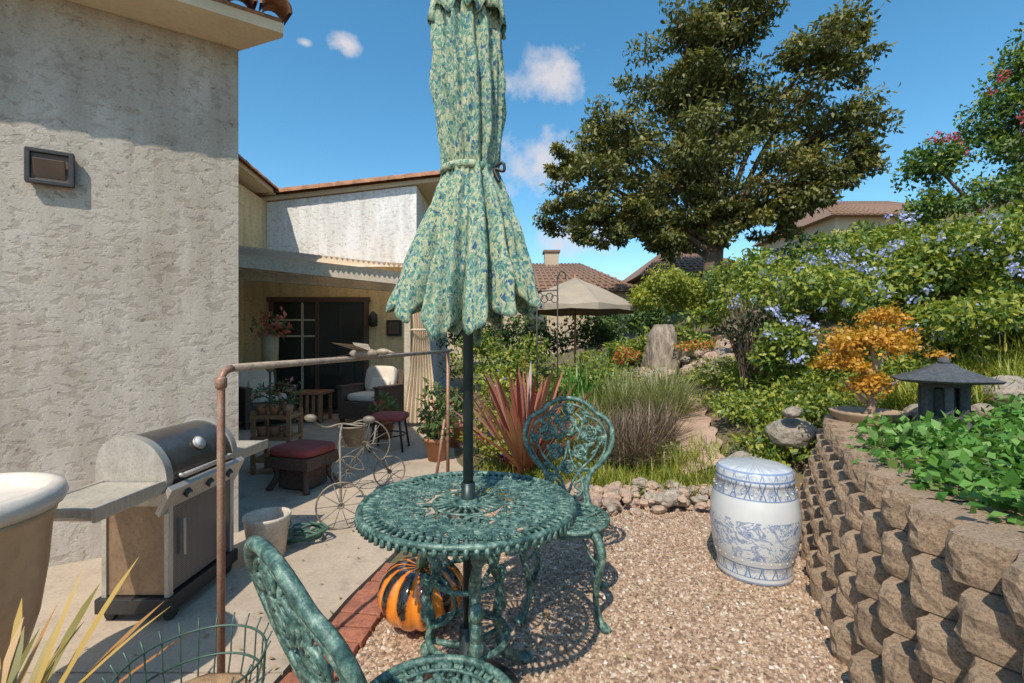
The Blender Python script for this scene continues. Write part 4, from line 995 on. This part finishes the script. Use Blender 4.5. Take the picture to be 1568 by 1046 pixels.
# right flowering tree
t2=empty('flowering_tree'); mb=MB()
for q in([(8.6,7.9,2.2),(8.6,7.9,3.4),(8.5,7.9,4.4),(8.5,7.8,5.3)],[(8.6,7.9,3.2),(8.8,7.8,4.4),(9.0,7.8,5.5)],[(8.6,7.9,3.0),(7.9,7.9,3.5),(7.25,8,4.3)]):
    P_=spl(q,5); mb.tube(P_,[.06*(1-.8*k/len(P_)) for k in range(len(P_))],m_bark,8)
mb.build('trunk',t2)
tl=[(8.5,7.9,5.0,.7,.7,.8,4200),(9.0,7.8,5.8,.75,.8,.85,4400),(8.9,7.9,4.4,.85,.8,.8,4200),(7.15,8.0,4.25,.42,.42,.55,2000),(8.5,7.9,3.8,.8,.7,.6,2800),(9.25,7.8,6.6,.45,.5,.55,1600),(7.3,8,3.6,.5,.5,.5,1700)]
foliage('leaves',tl,.085,[g1,g2],mi_prob=.15,parent=t2,sub=18,subr=.38)
fl=[]
for (x,y,z,rx,ry,rz,n) in tl[:4]:
    for _ in range(8):
        a=random.uniform(-2.9,-.3); e=random.uniform(.3,1.4); k=random.uniform(.4,.9); fl.append((x+rx*1.1*math.cos(a)*math.cos(e),y+ry*math.sin(a)*math.cos(e),z+rz*1.1*math.sin(e),.09*k,.08*k,.12*k,26*k))
foliage('flowers',fl,.05,[m_pink],parent=t2,asp=.8)

# big tree
bt=empty('large_shade_tree')
lobes=[(2.26,5.88,1.25),(3.3,7.8,1.35),(4.9,9.7,1.35),(6.5,10.7,1.3),(8.3,9.2,1.4),(9.7,9.6,.95),(9.3,7.6,1.2),(9.5,6.3,.85),(6.9,8.2,1.8),(5.1,6.9,1.8),(7.5,5.9,1.4),(2.5,4.6,.85),(5.5,5.0,1.15),(1.55,6.6,.55),(3.9,5.2,1.05),(8.6,5.7,.85),(6.1,9.7,1.3),(6.4,4.9,1.0),(4.6,4.5,.8),(7.6,4.9,.8)]
tz=H(6.0,14)
cl=[];mb=MB()
trunk=spl([(6.0,14,tz-.1),(5.95,14,3.2),(6.1,14.1,4.3),(6.0,14,5.2)],6)
mb.tube(trunk,[.34-.009*k for k in range(len(trunk))],m_bark,10)
for i,(x,z,r) in enumerate(lobes):
    for side in(0,1):
        yo=14+random.uniform(-1.3,.2) if side==0 else 14+random.uniform(.6,2.4)
        if side==1 and r<1: continue
        xx_,zz_2,r2=x+side*random.uniform(-.4,.4),z+side*random.uniform(-.5,.2),r*(1 if side==0 else .85)
        s0=random.choice(trunk[7:]); mid=Vector(((s0.x*.5+xx_*.5),(s0.y*.5+yo*.5)+.6,s0.z*.35+zz_2*.65))
        P_=spl([s0,mid,(xx_,yo,zz_2)],6); mb.tube(P_,[.11*(1-.85*k/len(P_)) for k in range(len(P_))],m_bark,7)
        ns=int(9+r2*10)
        for k in range(ns):
            d=Vector((random.gauss(0,1),random.gauss(0,1),random.gauss(0,1))).normalized()*r2*random.uniform(.35,.98)
            q=r2*random.uniform(.17,.32); c=Vector((xx_,yo,zz_2))+Vector((d.x,d.y,d.z*.85))
            cl.append((c.x,c.y,c.z,q*1.4,q*1.4,q*.6,140))
            if k%4==0: mb.tube([P_[-3],c],[.025,.006],m_bark,5)
mb.build('trunk_and_limbs',bt)
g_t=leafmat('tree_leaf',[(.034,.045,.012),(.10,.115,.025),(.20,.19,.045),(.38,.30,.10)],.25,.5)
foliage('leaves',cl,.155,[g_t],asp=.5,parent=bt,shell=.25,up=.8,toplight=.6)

# ------------------------------------------------------------ sky + sun
W=bpy.data.worlds.new('World'); S.world=W; W.use_nodes=True; nt=W.node_tree; bg=nt.nodes['Background']
sky=nt.nodes.new('ShaderNodeTexSky'); sky.sky_type='NISHITA'; sky.sun_disc=False
sky.sun_elevation=math.radians(52); sky.sun_rotation=math.radians(199); sky.air_density=1.0; sky.dust_density=.6; sky.ozone_density=1.8
hs=nt.nodes.new('ShaderNodeHueSaturation'); hs.inputs['Saturation'].default_value=1.28; hs.inputs['Value'].default_value=1.45; hs.inputs['Hue'].default_value=.485; nt.links.new(sky.outputs[0],hs.inputs['Color'])
tc=nt.nodes.new('ShaderNodeTexCoord'); vec=tc.outputs['Generated']
cn=noise(nt,vec,13,8,.62)
def cloud(d,r,sc3):
    d=Vector(d).normalized()
    s=nt.nodes.new('ShaderNodeVectorMath'); s.operation='SUBTRACT'; nt.links.new(vec,s.inputs[0]); s.inputs[1].default_value=d
    k=nt.nodes.new('ShaderNodeVectorMath'); k.operation='MULTIPLY'; nt.links.new(s.outputs[0],k.inputs[0]); k.inputs[1].default_value=sc3
    l=nt.nodes.new('ShaderNodeVectorMath'); l.operation='LENGTH'; nt.links.new(k.outputs[0],l.inputs[0])
    mr=nt.nodes.new('ShaderNodeMapRange'); nt.links.new(l.outputs['Value'],mr.inputs[0]); mr.inputs[1].default_value=0; mr.inputs[2].default_value=r; mr.inputs[3].default_value=1; mr.inputs[4].default_value=0
    return mr.outputs[0]
acc=None
for a in((( -.353,1,.633),.045,(1,1,2.0)),((.085,1,.560),.115,(1,1,1.8)),((.06,1,.375),.13,(1,1,1.3)),((-.44,1,.635),.02,(1,1,2.0)),((.15,1,.22),.12,(1,1,2.2))):
    c=cloud(*a)
    if acc is None: acc=c
    else:
        mx=nt.nodes.new('ShaderNodeMath'); mx.operation='MAXIMUM'; nt.links.new(acc,mx.inputs[0]); nt.links.new(c,mx.inputs[1]); acc=mx.outputs[0]
ml=nt.nodes.new('ShaderNodeMath'); ml.operation='MULTIPLY_ADD'; nt.links.new(cn,ml.inputs[0]); ml.inputs[1].default_value=2.4; 
pr_=nt.nodes.new('ShaderNodeMath'); pr_.operation='SUBTRACT'; nt.links.new(acc,pr_.inputs[0]); pr_.inputs[1].default_value=1.42; nt.links.new(pr_.outputs[0],ml.inputs[2])
cr=ramp(nt,ml.outputs[0],[(.05,(0,0,0)),(.7,(.85,.85,.85))])
gate=nt.nodes.new('ShaderNodeMapRange'); nt.links.new(acc,gate.inputs[0]); gate.inputs[1].default_value=0; gate.inputs[2].default_value=.3
fm=nt.nodes.new('ShaderNodeMath'); fm.operation='MULTIPLY'; nt.links.new(cr.outputs[0],fm.inputs[0]); nt.links.new(gate.outputs[0],fm.inputs[1])
out=mixc(nt,fm.outputs[0],hs.outputs[0],(5.6,5.3,5.4)); nt.links.new(out,bg.inputs[0]); bg.inputs[1].default_value=.14
sl=bpy.data.lights.new('sun','SUN'); sl.energy=4.8; sl.angle=math.radians(.5); sl.color=(1,.91,.78)
so=bpy.data.objects.new('sun',sl); COL.objects.link(so)
so.rotation_euler=Vector((.33*math.cos(math.radians(52)),.944*math.cos(math.radians(52)),-math.sin(math.radians(52)))).to_track_quat('-Z','Y').to_euler()
cam=bpy.data.cameras.new('camera'); co=bpy.data.objects.new('camera',cam); COL.objects.link(co)
co.location=(0,0,1.35); co.rotation_euler=(math.radians(90),0,0); cam.lens=16.53; cam.sensor_width=36; cam.clip_end=2000; cam.clip_start=.05
S.camera=co
